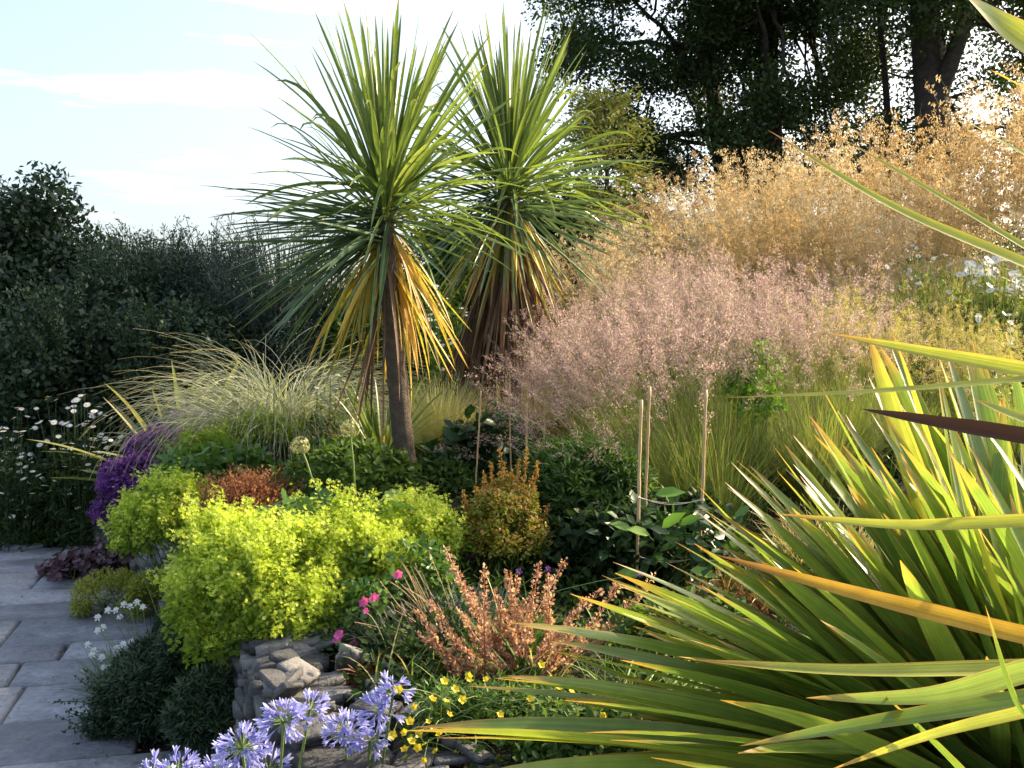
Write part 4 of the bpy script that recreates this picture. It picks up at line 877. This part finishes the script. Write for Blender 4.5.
for (xa, ya, xb, yb, lab) in ((637, 497, 702, 500, 'upper twine tied between the tall canes'), (636, 556, 700, 557, 'lower twine tied between the tall canes')):
    a, b = P(xa, ya, 4.29), P(xb, yb, 4.34); m = MB(); t = np.linspace(0, 1, 12)[:, None]
    for k in (0, .012): sweep(m, (a + (b - a) * t - np.array([0, 0, 1]) * (.02 + k) * (4 * t * (1 - t)) + np.array([0, k * .4, k * .4]))[None], np.full((1, 12), .0016), 5)
    for c in (a, b):
        an = np.linspace(0, 2 * PI * 2.5, 24); sweep(m, np.stack([c[0] + .010 * np.cos(an), c[1] + .010 * np.sin(an), c[2] + np.linspace(-.006, .006, 24)], -1)[None], np.full((1, 24), .0016), 5)
    o = m.obj('twine', K['string'], origin=a); tag(o, lab, 'twine', 'twines on the canes')

# ---- white daisies bed at the left
def flowers(m, pos, Z, size, tm, mi, cen=None, cmi=1):
    s = np.broadcast_to(size, (len(pos),)); inst(m, tm, pos, np.cross(Z, rdir(len(pos))), Z, s, s, s, mi=mi)
def daisy_plant(label, area, nfl, d0, d1, size, baseY, group=None, leafm='dark', name='daisy_clump', cat='daisies', leafn=160, tall=.75, up=1.2):
    xs_ = [a for a, b, *_ in area]; cx = sum(xs_) / len(xs_)
    base = onground(P(cx, baseY, (d0 + d1) / 2)); root = thing(name, label, cat, base, group)
    pts = cloud(area, d0, d1, nfl); b = np.stack([base[0] + (pts[:, 0] - base[0]) * tall + rng.normal(size=nfl) * .05, pts[:, 1] + rng.normal(size=nfl) * .05, np.zeros(nfl)], -1); b[:, 2] = height(b[:, 0], b[:, 1])
    t = np.linspace(0, 1, 8)[None, :, None]; mid = (b + pts) / 2; mid[:, 2] += .08
    Pt = (1 - t) ** 2 * b[:, None] + 2 * t * (1 - t) * mid[:, None] + t * t * pts[:, None]
    m = MB(); sweep(m, Pt, np.full((nfl, 8), .0025), 4)
    k = leafn; ii = rng.integers(0, nfl, k * 8); tt = rng.integers(0, 6, k * 8); q = Pt[ii, tt] + rng.normal(size=(k * 8, 3)) * .05; s = U(.04, .08, len(q)); inst(m, OVAL, q, nrm(rdir(len(q)) + np.array([0, 0, .5])), rdir(len(q)), s, s * .6, s)
    part('stems_and_leaves', m, K[leafm], root)
    for i in range(nfl):
        m = MB(); Z = nrm(np.array([[0, -.45, up]]) + rdir(1) * .55); s = size * float(U(.75, 1.15)); c = pts[i:i + 1]
        inst(m, DAISY, c, np.cross(Z, rdir(1)), Z, s, s, s); inst(m, BALL, c + Z * s * .05, np.cross(Z, rdir(1)), Z, s * .26, s * .26, s * .12, mi=1)
        part('flower_head', m, [K['white'], K['yellow']], root)
    return root
seed(83)
WD = 'white daisy clumps by the far end of the path'
daisy_plant('white daisy clump cut off by the left edge of the picture', [(-30, 415), (20, 405), (40, 430), (60, 500), (20, 525), (-30, 480)], 98, 7.9, 8.6, .028, 545, WD)
daisy_plant('white daisy clump nearer the purple heather, with taller stems', [(28, 402), (60, 385), (100, 400), (125, 440), (118, 465), (95, 500), (70, 520), (55, 470)], 98, 7.9, 8.5, .028, 545, WD)
mound('shade_plants', 'dark green shaded foliage along the far edge of the path', 'leafy plant', [(20, 505, 8.5, 75, 42, .5), (90, 500, 8.4, 50, 50, .5)], 110, [('leaves', 'dark', OVAL, .055, 40, .12, .6, 0)])
mound('edging_plant', 'low fresher green strip of leaves where the path ends', 'leafy plant', [(-10, 540, 8.25, 70, 10, .3), (50, 541, 8.25, 40, 9, .3)], 60, [('leaves', 'green', OVAL, .03, 40, .06, .8, 0)])
# white flowers upper right and between trunks
seed(84)
WU = 'white flowers high on the slope'
for lab, area, n, d0, d1, sz, by in (
  ('dense white flower drift by the right edge of the slope', [(958, 262), (1000, 258), (1040, 265), (1040, 300), (985, 292), (958, 278)], 99, 7.0, 7.7, .037, 345),
  ('scattered white flowers left of the dense white drift', [(905, 240), (955, 246), (960, 300), (925, 310), (870, 270)], 26, 7.2, 7.8, .024, 345),
  ('lower handful of white flowers below the dense white drift', [(975, 315), (1015, 310), (1020, 345), (980, 340)], 14, 6.3, 6.6, .024, 370)):
    daisy_plant(lab, area, n, d0, d1, sz, by, WU, 'pgreen', 'white_flower_clump', 'white flowers', 60, .9, .8)
daisy_plant('small white flowers between the two cabbage tree trunks', [(425, 285), (462, 280), (472, 345), (465, 405), (440, 395), (428, 340)], 44, 8.2, 8.9, .026, 420, None, 'green', 'white_flower_clump', 'white flowers', 120)
daisy_plant('few pale flowers in front of the fountain grass beside the dome shrub', [(318, 375), (345, 370), (345, 400), (322, 440), (300, 440), (310, 400)], 18, 6.6, 6.9, .020, 450, None, 'green', 'white_flower_clump', 'white flowers', 40)

# ---- plants at the path edge
seed(85)
mound('purple_heuchera', 'dusky purple leafed plant creeping onto the far end of the path', 'leafy plant', [(88, 572, 6.9, 34, 14, .8), (62, 572, 7.1, 18, 8, .7), (118, 560, 6.9, 26, 14, .7)], 50, [('leaves', 'heuch', ROUND, .030, 20, .07, 1., 0)])
mound('thyme_cushion', 'yellow green low cushion plant at the path edge', 'ground cover plant', [(118, 600, 6.15, 42, 24, .8), (152, 598, 6.0, 22, 24, .7)], 90, [('leaves', 'thyme', THIN, .028, 110, .06, .9, 0)])
def pinks_plant(label, px, py, d, wpx, fl, name='white_pinks', cat='flowering plant', leafc='grey', nl=900, Ln=.28, flm='white', fs=.020, group=None, spread=.07):
    b = onground(P(px, py, d)); root = thing(name, label, cat, b, group); m = MB(); a = U(0, 6.28, nl); rr = np.sqrt(U(0, 1, nl)) * M_(wpx, d) * .8
    o = b + np.stack([np.cos(a) * rr, np.sin(a) * rr, np.zeros(nl)], -1); o[:, 2] = height(o[:, 0], o[:, 1])
    strips(m, arc(o, a + rng.normal(size=nl) * .5, U(.5, 1.45, nl), U(.2, 1.1, nl), U(.5, 1.1, nl) * Ln, 6), .0028, None, .2); part('leaves', m, K[leafc], root)
    for (x, y) in fl:
        c = P(x, y, d + float(U(-.12, .12))); m = MB(); t = np.linspace(0, 1, 6)[:, None]; bb = b + rng.normal(size=3) * np.array([spread, spread, 0]); sweep(m, (bb * (1 - t) + c * t + np.array([0, 0, .04]) * 4 * t * (1 - t))[None], np.full((1, 6), .0016), 4, mi=1)
        for k in range(3):
            Z = nrm(np.array([[0, -.7, .8]]) + rdir(1) * .35); s = fs * (1 - k * .2); inst(m, STAR6 if k else STAR5, (c + np.array([0, 0, k * .004]))[None], np.cross(Z, rdir(1)), Z, s, s, s)
        part('flower_head', m, [K[flm], K['stem']], root)
    return root
pinks_plant('grey green tuft with white pinks hanging over the path edge', 140, 660, 4.75, 42, [(98, 618), (108, 611), (116, 611), (124, 605), (130, 607), (143, 608), (120, 618), (98, 631), (103, 628), (132, 642), (123, 645), (116, 649), (94, 651), (92, 656), (102, 658), (104, 668), (110, 668), (115, 679), (88, 645), (137, 603)])
mound('dark_rosemary', 'dark shaded bushy plant sprawling on the path below the big lime mound', 'shrub', [(165, 690, 4.5, 55, 46, .7), (140, 715, 4.2, 34, 40, .6), (200, 670, 4.3, 32, 46, .6), (215, 730, 3.8, 40, 45, .5), (185, 640, 5.2, 26, 26, .5)], 260, [('foliage', 'darker', THIN, .034, 150, .065, .5, 0)])
m = MB(); n = 60; b = np.array([P(U(95, 150), U(690, 745), 4.15) for _ in range(n)]); Pt = arc(b, rng.normal(PI, .5, n), U(-.1, .7, n), U(-.2, .5, n), U(.08, .2, n), 6); sweep(m, Pt, np.full((n, 7), .0014), 3); q = np.repeat(Pt[:, 1:].reshape(-1, 3), 5, 0) + rng.normal(size=(n * 30, 3)) * .006; s = U(.012, .02, len(q)); inst(m, OVAL, q, rdir(len(q)), rdir(len(q)), s, s, s)
part('trailing_shoots', m, K['darker'], [o for o in bpy.data.objects if o.name == 'dark_rosemary'][0])
pinks_plant('little dark plant with one red flower under the big lime mound', 200, 664, 4.6, 14, [(140, 655), (143, 658)], 'red_flower', 'flowering plant', 'dark', 60, .1, 'red', .02)

# ---- agapanthus
seed(86)
AG = 'pale blue agapanthus at the foot of the wall'
def trumpet():
    v = []; f = []
    for i in range(6):
        a = 2 * PI * i / 6; n = len(v)
        for (r, x, h) in ((.035, 0, .5), (.09, .45, .52), (.24, .8, .44), (.34, 1., .04)):
            for sgn in (-1, 1): v.append((x, r * math.cos(a + sgn * h), r * math.sin(a + sgn * h)))
        for k in range(3): f.append((n + 2 * k, n + 2 * k + 1, n + 2 * k + 3, n + 2 * k + 2))
    return (v, f)
TRUMP = trumpet()
def agapanthus(label, bx, d, hs, nl=26):
    b = P(bx, 768, d); b[2] = 0.0; root = thing('agapanthus', label, 'agapanthus', b, AG)
    m = MB(); a = U(0, 6.28, nl); strips(m, arc(b + np.stack([np.cos(a), np.sin(a), a * 0], -1) * .03, a, U(.8, 1.4, nl), U(.8, 1.9, nl), U(.35, .55, nl), 9), .010, None, .25); part('leaves', m, K['green'], root, True)
    for (hx, hy, R_, nf) in hs:
        c = P(hx, hy, d + float(U(-.08, .08))); m = MB(); t = np.linspace(0, 1, 12)[:, None]; st = c - np.array([0, 0, R_ * .35]); mid = np.array([(b[0] * .4 + c[0] * .6), (b[1] + c[1]) / 2, c[2] * .55]); sweep(m, ((1 - t) ** 2 * b + 2 * t * (1 - t) * mid + t * t * st)[None], np.full((1, 12), .0042), 7); part('stalk', m, K['stem'], root, True)
        m = MB(); dd = rdir(nf, -.45); dd = nrm(dd * np.array([1, 1, .8]) + np.array([0, 0, .05])); L1 = R_ * .5
        e = st + dd * L1; t = np.linspace(0, 1, 4)[None, :, None]; sweep(m, st[None, None] * (1 - t) + e[:, None] * t, np.full((nf, 4), .0012), 4, mi=1)
        X = nrm(dd + rdir(nf) * .4 - np.array([0, 0, .3])); s = U(.65, 1.2, nf) * .037; inst(m, TRUMP, e, X, rdir(nf), s, s * 1.0, s)
        k = max(5, nf // 3); db = rdir(k, .1); eb = st + db * L1 * .9; inst(m, SEED, eb, db, rdir(k), .022, .022, .022, rnd=.3)
        part('flower_head', m, [K['agap'], K['stem']], root)
agapanthus('agapanthus with flower heads at the bottom left, nearest the path', 185, 2.75, [(178, 762, .08, 34), (215, 766, .06, 22), (152, 768, .05, 16)])
agapanthus('agapanthus with the two largest pale blue heads in front of the wall', 265, 2.8, [(242, 738, .09, 42), (284, 712, .085, 40), (268, 762, .07, 28), (310, 702, .06, 20)])
agapanthus('agapanthus with heads in front of the wall end beside the yellow flowers', 355, 2.85, [(345, 724, .085, 40), (393, 686, .065, 22), (380, 706, .06, 20), (370, 735, .055, 18)])

# ---- copper seed spikes
seed(87)
base = onground(P(520, 745, 3.35)); root = thing('seed_spike_plant', 'plant with many upright copper brown seed spikes in front of the golden shrub', 'perennial', base)
tips = [(445, 548), (418, 612), (456, 578), (428, 600), (484, 568), (507, 570), (516, 578), (538, 563), (565, 560), (494, 590), (470, 590), (600, 590), (620, 582), (584, 600), (418, 634), (440, 655), (460, 640), (545, 600), (530, 620), (555, 640), (500, 650), (478, 690), (520, 700), (470, 720), (560, 700), (590, 715), (610, 690), (452, 690), (580, 650), (620, 735), (540, 745), (655, 575), (606, 640), (500, 610), (525, 600), (458, 610), (575, 625), (548, 575), (490, 625), (436, 625), (590, 680), (570, 735), (500, 735)]
for (x, y) in tips:
    d = float(U(3.15, 3.65)); e = P(x, y, d); b = base + rng.normal(size=3) * np.array([.07, .07, 0]); mid = b * .55 + e * .45 + np.array([0, 0, -.02]) ; t = np.linspace(0, 1, 14)[:, None]
    pt = (1 - t) ** 2 * b + 2 * t * (1 - t) * mid + t * t * e; pt += rng.normal(size=pt.shape) * .0015; m = MB(); sweep(m, pt[None], np.linspace(.0035, .0015, 14)[None], 4)
    k = 190; tt = U(.38, 1, k); ii = (tt * 12.99).astype(int); f = (tt * 12.99 - ii)[:, None]; q = pt[ii] * (1 - f) + pt[ii + 1] * f
    whorl = np.sin(tt * 90) * .003; dd = rdir(k); q = q + dd * (.008 + .006 * (1 - tt))[:, None]; s = U(.011, .019, k) * (1.25 - .5 * tt); inst(m, OVAL, q, nrm(dd + np.array([0, 0, .6])), rdir(k), s, s * 1.4, s)
    part('seed_spike', m, K['copper'], root)
m = MB(); n = 160; a = U(0, 6.28, n); strips(m, arc(base + rng.normal(size=(n, 3)) * .04 * np.array([1, 1, 0]), a, U(.4, 1.4, n), U(.3, 1.5, n), U(.15, .35, n), 6), .006, None, .2); part('leaves', m, K['green'], root)
# ---- yellow flowers
seed(88)
base = onground(P(455, 768, 3.0)); root = thing('yellow_flower_plant', 'ferny plant with small yellow cup flowers at the bottom beside the agapanthus', 'flowering plant', base)
m = MB(); c = np.array([P(U(410, 560), U(690, 775), float(U(2.95, 3.3))) for _ in range(110)]); clumps(m, c, .065, 90, THIN, .032, up=.8, shell=.1); part('leaves', m, K['feather'], root)
for (x, y) in ((444, 682), (469, 677), (470, 682), (432, 700), (446, 702), (410, 722), (411, 742), (425, 745), (418, 748), (424, 760), (449, 715), (486, 680), (508, 690), (541, 665), (480, 725), (590, 708), (571, 693), (561, 690), (440, 735), (402, 762), (392, 735), (405, 733), (456, 755), (520, 735), (500, 760), (604, 716), (399, 690), (428, 722), (436, 752), (462, 700), (476, 752), (455, 690), (415, 708), (500, 715), (530, 700), (545, 740), (560, 760), (442, 768), (470, 764), (405, 750), (418, 734), (433, 729), (550, 680)):
    d = float(U(2.7, 2.88)); c = P(x, y, d); m = MB(); t = np.linspace(0, 1, 6)[:, None]; b = base + rng.normal(size=3) * np.array([.08, .08, 0]); sweep(m, (b * (1 - t) + c * t + np.array([0, 0, .05]) * 4 * t * (1 - t))[None], np.full((1, 6), .0013), 4, mi=1)
    Z = nrm(np.array([[0, -.6, .9]]) + rdir(1) * .7); s = float(U(.009, .015)); inst(m, star(5, wid=.5, cup=.55), c[None], np.cross(Z, rdir(1)), Z, s, s, s); part('flower_head', m, [K['yellow'], K['stem']], root)
# ---- pink flowered plant, grey tuft, wiry stems, dried fern, catmint
seed(89)
mound('geranium', 'green leafy plant with magenta blooms right below the big lime mound', 'flowering plant', [(400, 595, 4.1, 58, 40, .7), (372, 620, 3.9, 30, 26, .7)], 60, [('leaves', 'mantle', OVAL, .035, 40, .07, .9, 0)])
gr = [o for o in bpy.data.objects if o.name == 'geranium'][0]
for (x, y) in ((397, 576), (363, 603), (373, 599), (338, 636), (337, 640), (352, 646)):
    c = P(x, y, 3.65); m = MB(); b = np.array(gr.location); t = np.linspace(0, 1, 6)[:, None]; sweep(m, (b * (1 - t) + c * t)[None], np.full((1, 6), .0014), 4, mi=1)
    for k in range(2):
        Z = nrm(np.array([[-.1, -.8, .5]]) + rdir(1) * .4); inst(m, star(5, wid=.5, cup=.3), c[None] + k * .006, np.cross(Z, rdir(1)), Z, .018, .018, .018)
    part('flower_head', m, [K['magenta'], K['stem']], gr)
pinks_plant('blue grey spiky tuft behind the copper seed spikes', 420, 655, 3.75, 62, [], 'blue_grey_tuft', 'grass tuft', 'bluegreen', 1500, .22)
pinks_plant('grey wiry tuft at the top of the wall end', 470, 640, 3.9, 50, [(468, 598), (519, 572), (457, 603), (640, 575), (548, 570), (505, 612)], 'mauve_pinks', 'flowering plant', 'grey', 700, .2, 'purple', .016)
m = MB(); n = 60; b = np.array([P(U(440, 470), U(650, 665), 3.8) for _ in range(n)]); Pt = arc(b, rng.normal(PI, .5, n), U(.4, 1.3, n), U(-.1, .7, n), U(.18, .42, n), 8); sweep(m, Pt, np.full((n, 9), .0011), 4); e = Pt[:, -1]; inst(m, SEED, e, nrm(e - Pt[:, -2]), rdir(n), .014, .014, .014)
o = m.obj('wiry_seed_stems', K['cane'], origin=b[0]); tag(o, 'thin pale leaning seed stems below the geranium', 'dried plant')
pinks_plant('small sprig of fresh leaves among magenta blooms on top of the wall', 375, 628, 3.6, 22, [(366, 612)], 'leafy_sprig', 'flowering plant', 'bright', 160, .10, 'magenta', .014)
tuft('dried_fern', 'shrivelled brown fern on the wall top beside the agapanthus', 'dried plant', onground(P(372, 668, 3.5)), 160, .16, .006, 'rust', (.1, 1.3), (.3, 1.8), None, 6, .05)

# ---- dry low growth between the canes and the flax, litter on the path
seed(91)
tuft('dry_sedge', 'dry brownish sedge tuft in the shade between the single cane and the flax fan', 'grass clump', onground(P(745, 500, 4.3)), 700, .34, .0022, 'bronze', (.2, 1.4), (.3, 1.9), None, 7, .20)
tuft('dry_sedge', 'straw coloured low sedge tuft behind the uppermost flax blades', 'grass clump', onground(P(830, 470, 4.6)), 700, .42, .0022, 'straw', (.4, 1.5), (.3, 1.6), None, 7, .22)
tuft('low_grass', 'dark green grass tuft at the foot of the seed spikes facing the flax', 'grass clump', onground(P(640, 700, 3.1)), 700, .30, .003, 'feather', (.4, 1.5), (.3, 1.6), None, 7, .18)
mound('trailing_plant', 'dark leafy trailing plant filling the ground left of the lowest flax blades', 'leafy plant', [(600, 745, 2.8, 80, 22, .6), (690, 640, 3.4, 60, 26, .6)], 70, [('leaves', 'green', OVAL, .035, 46, .07, .9, 0)])
m = MB(); n = 520; x = U(-4.2, -1.3, n); y = U(2.8, 8.0, n); edge = wall_x(y) - .35 - np.abs(rng.normal(0, .5, n)); x = np.where(U(0, 1, n) < .75, edge, x); ok = x < wall_x(y) - .3; x, y = x[ok], y[ok]; n = len(x)
Z = nrm(np.array([0, 0, 1.]) + rdir(n) * .25); s = U(.008, .026, n); inst(m, OVAL, np.stack([x, y, np.full(n, .028)], -1), np.cross(Z, rdir(n)), Z, s, s, s)
o = m.obj('fallen_leaves', K['dead'], origin=(-2, 5, 0)); o['kind'] = 'stuff'; tag(o, 'scattered small brown leaves and petals on the path slabs', 'fallen leaves')

# ================================================================ BIG FLAX PLANTS in the right foreground
seed(101)
def qb(p0, p1, p2, n=16):
    t = np.linspace(0, 1, n)[:, None]
    return (1 - t) ** 2 * p0 + 2 * t * (1 - t) * p1 + t * t * p2
PROF = lambda n: np.interp(np.linspace(0, 1, n), [0, .12, .45, .7, .88, .96, 1], [.62, .78, 1, .9, .55, .25, .0])
def flaxleaf(root, pt, W, mt, roll, fold=.22, lab=None, single=True, twist=.25, mb=None):
    m = MB() if mb is None else mb
    strips(m, pt[None], np.array([W]), np.array([roll]), fold, prof=PROF(len(pt)), twist=twist)
    if mb is None:
        o = part('leaf', m, K[mt], root, True)
        if lab: o['label'] = lab
        return o
b1 = P(1085, 880, 2.35); b1[2] = float(height(b1[0], b1[1]))
root = thing('flax_plant', 'huge sword-leaved green flax filling the right foreground', 'flax plant', b1, 'big flax plants at the right')
# tips px, py, depth, half width, material
heroes = [(418, 727, 1.95, .026, 'phor'), (436, 738, 1.9, .022, 'phory'), (494, 678, 2.0, .027, 'phor'), (522, 626, 2.1, .027, 'phor'), (549, 641, 2.25, .022, 'phor'), (570, 594, 2.2, .027, 'phor'),
 (613, 562, 2.3, .022, 'phor'), (615, 573, 2.15, .028, 'phor'), (623, 598, 2.3, .024, 'phor'), (635, 626, 2.4, .02, 'phor'), (665, 562, 2.5, .022, 'phor'), (697, 512, 2.6, .024, 'phor'), (731, 462, 2.6, .022, 'phor'),
 (736, 460, 2.75, .024, 'phor'), (745, 478, 2.45, .026, 'phor'), (738, 525, 2.35, .026, 'phor'), (777, 471, 2.7, .024, 'phor'), (793, 435, 2.6, .027, 'phor'), (808, 414, 2.75, .028, 'phory'), (821, 386, 2.9, .024, 'phor'),
 (838, 411, 2.6, .028, 'phor'), (846, 415, 2.8, .022, 'phor'), (793, 464, 2.4, .025, 'phor'), (872, 414, 2.65, .026, 'phor'), (868, 333, 2.8, .034, 'phory'), (886, 332, 2.95, .028, 'phor'), (893, 333, 2.7, .034, 'phory'),
 (805, 490, 2.3, .025, 'phor'), (972, 342, 2.8, .026, 'phor'), (936, 372, 2.9, .026, 'phor'), (915, 420, 2.5, .026, 'phory'), (655, 590, 2.05, .028, 'phor'), (700, 585, 2.2, .026, 'phor'), (760, 560, 2.15, .028, 'phor'),
 (780, 520, 2.5, .024, 'phor'), (850, 480, 2.3, .028, 'phor'), (880, 470, 2.2, .03, 'phor'), (560, 700, 1.85, .028, 'phor'), (610, 740, 1.8, .028, 'phor'), (620, 660, 1.95, .03, 'phor'), (690, 640, 2.0, .03, 'phor'),
 (1000, 400, 2.7, .026, 'phor'), (1010, 350, 2.9, .024, 'phor'), (950, 450, 2.3, .03, 'phory'), (900, 560, 2.0, .032, 'phor'), (720, 700, 1.8, .03, 'phor'), (820, 620, 1.9, .03, 'phor')]
for (x, y, d, W, mt) in heroes:
    e = P(x, y, d); fx = np.clip((1000 - x) / 600, -.2, 1)
    o = b1 + np.array([-.10 * fx + U(-.06, .10), U(-.14, .14), -.03 - .0 * fx])
    mid = (o + e) / 2 + np.array([0, 0, .10 * np.linalg.norm(e - o) * (.2 + fx)]) + rng.normal(size=3) * .02
    flaxleaf(root, qb(o, mid, e), W * 1.12, mt, float(U(-.75, .75)))
# companions of the main blades
for rep in range(2):
    m = MB()
    for (x, y, d, W, mt) in heroes:
        e = P(x + float(U(-45, 60)), y + float(U(-10, 60)), d + float(U(-.15, .45))); fx = np.clip((1000 - x) / 600, -.2, 1)
        o = b1 + np.array([-.10 * fx + U(-.1, .15), U(-.1, .3), -.03]); mid = (o + e) / 2 + np.array([0, 0, .10 * np.linalg.norm(e - o) * (.1 + fx)]) + rng.normal(size=3) * .03
        strips(m, qb(o, mid, e)[None], np.array([W * 1.15]), U(-.9, .9, 1), .22, prof=PROF(16), twist=.35)
    part('companion_leaves', m, K['phor' if rep else 'phory2'], root, True)
# filler blades low in the fan
m = MB(); n = 250; a = rng.normal(PI * .80, .95, n); o = b1 + np.stack([U(-.2, .25, n), U(-.25, .25, n), np.full(n, -.04)], -1)
strips(m, arc(o, a, U(.25, 1.45, n), U(.0, .5, n), U(.6, 1.2, n), 12), U(.022, .034, n), U(-.9, .9, n), .22, prof=PROF(13), twist=.3)
part('inner_leaves', m, K['phor'], root, True)
m = MB(); n = 40; a = rng.normal(PI * .85, 1.0, n); o = b1 + np.stack([U(-.2, .25, n), U(-.25, .25, n), np.full(n, -.04)], -1)
strips(m, arc(o, a, U(.1, .9, n), U(.3, 1.2, n), U(.4, .9, n), 12), U(.014, .024, n), U(-1.2, 1.2, n), .3, prof=PROF(13), twist=.8)
part('withered_leaves', m, K['phorold'], root, True)

# second flax just outside the right edge: only its arching leaves reach into view
b2 = np.array([1.75, 1.55, 0]); b2[2] = float(height(b2[0], b2[1]))
root2 = thing('flax_plant', 'second flax rooted beyond the right edge whose long leaves arch in across the picture', 'flax plant', b2, 'big flax plants at the right')
def through(pts, n=22):
    """smooth curve through 3D points (Catmull-Rom)"""
    p = np.array(pts); p = np.vstack([2 * p[0] - p[1], p, 2 * p[-1] - p[-2]]); out = []
    for i in range(1, len(p) - 2):
        for t in np.linspace(0, 1, n // (len(p) - 3), endpoint=False):
            out.append(.5 * ((2 * p[i]) + (-p[i - 1] + p[i + 1]) * t + (2 * p[i - 1] - 5 * p[i] + 4 * p[i + 1] - p[i + 2]) * t * t + (-p[i - 1] + 3 * p[i] - 3 * p[i + 1] + p[i + 2]) * t ** 3))
    out.append(p[-2]); return np.array(out)
arches = [  # tip, point, edge point, mid depth, half width, material, roll, label
 ((831, 334), (930, 353), (1024, 370), 1.75, .017, 'phory', 1.0, 'bright yellow green leaf reaching in above the dark one'),
 ((722, 398), (870, 392), (1024, 380), 1.7, .012, 'phory', .45, 'long thin grey green leaf with a yellow tip'),
 ((861, 409), (940, 423), (1024, 437), 1.5, .017, 'phorb', .9, 'dark brown leaf'),
 ((775, 514), (900, 525), (1030, 521), 1.7, .014, 'phory', .8, None),
 ((716, 555), (850, 592), (1000, 630), 1.8, .019, 'phoro', 1.0, 'orange dying leaf'),
 ((693, 660), (850, 671), (1040, 668), 1.6, .019, 'phory', .4, None),
 ((806, 698), (930, 696), (1040, 668), 1.5, .020, 'phor', .7, 'tan edged old leaf'),
 ((740, 746), (880, 722), (1040, 698), 1.55, .020, 'phor', .5, None),
 ((830, 770), (930, 735), (1040, 708), 1.45, .010, 'phory', .8, None),
 ((768, 130), (890, 205), (1030, 266), 1.7, .014, 'phory', .9, 'long thin leaf with a brown tip crossing the golden grass'),
 ((845, 140), (930, 190), (1030, 250), 1.9, .009, 'phory', .7, None),
 ((965, 120), (995, 138), (1030, 158), 1.7, .007, 'phory', .6, None),
 ((990, 70), (1010, 80), (1040, 95), 1.7, .010, 'phoro', .6, None),
 ((960, -10), (995, 18), (1050, 60), 1.35, .026, 'phory', 1.35, 'broad leaf at the top right corner'),
 ((975, 399), (1005, 412), (1040, 425), 1.9, .016, 'phory', .6, None),
 ((985, 605), (1010, 690), (1040, 740), 1.3, .02, 'phor', .4, None)]
for (t_, p_, e_, d, W, mt, ro, lab) in arches:
    T_, Pp, E_ = P(*t_, d * 1.08), P(*p_, d * 1.02), P(*e_, d * .98)
    dirv = nrm(E_ - Pp); far = E_ + dirv * .22; 
    if far[0] < b2[0] - .3: far = E_ + dirv * .3
    pts = [b2 + np.array([U(-.06, .06), U(-.06, .06), -.03]), (far + b2) / 2 + np.array([.12, 0, .12 if far[2] > b2[2] + .3 else .05]), far, E_, Pp, T_]
    flaxleaf(root2, through(pts, 35), W, mt, ro, lab=lab, twist=.1)
m = MB(); n = 34; a = U(-1.2, 1.6, n); o = b2 + np.stack([U(-.12, .12, n), U(-.12, .12, n), np.full(n, -.04)], -1)
strips(m, arc(o, a, U(.5, 1.45, n), U(.1, .7, n), U(.8, 1.4, n), 12), U(.018, .028, n), U(-.9, .9, n), .22, prof=PROF(13), twist=.3)
part('upright_leaves', m, K['phor'], root2, True)

for o in bpy.data.objects:
    if o.parent is None and o.get('label') and not o.get('kind'): o['kind'] = 'thing'
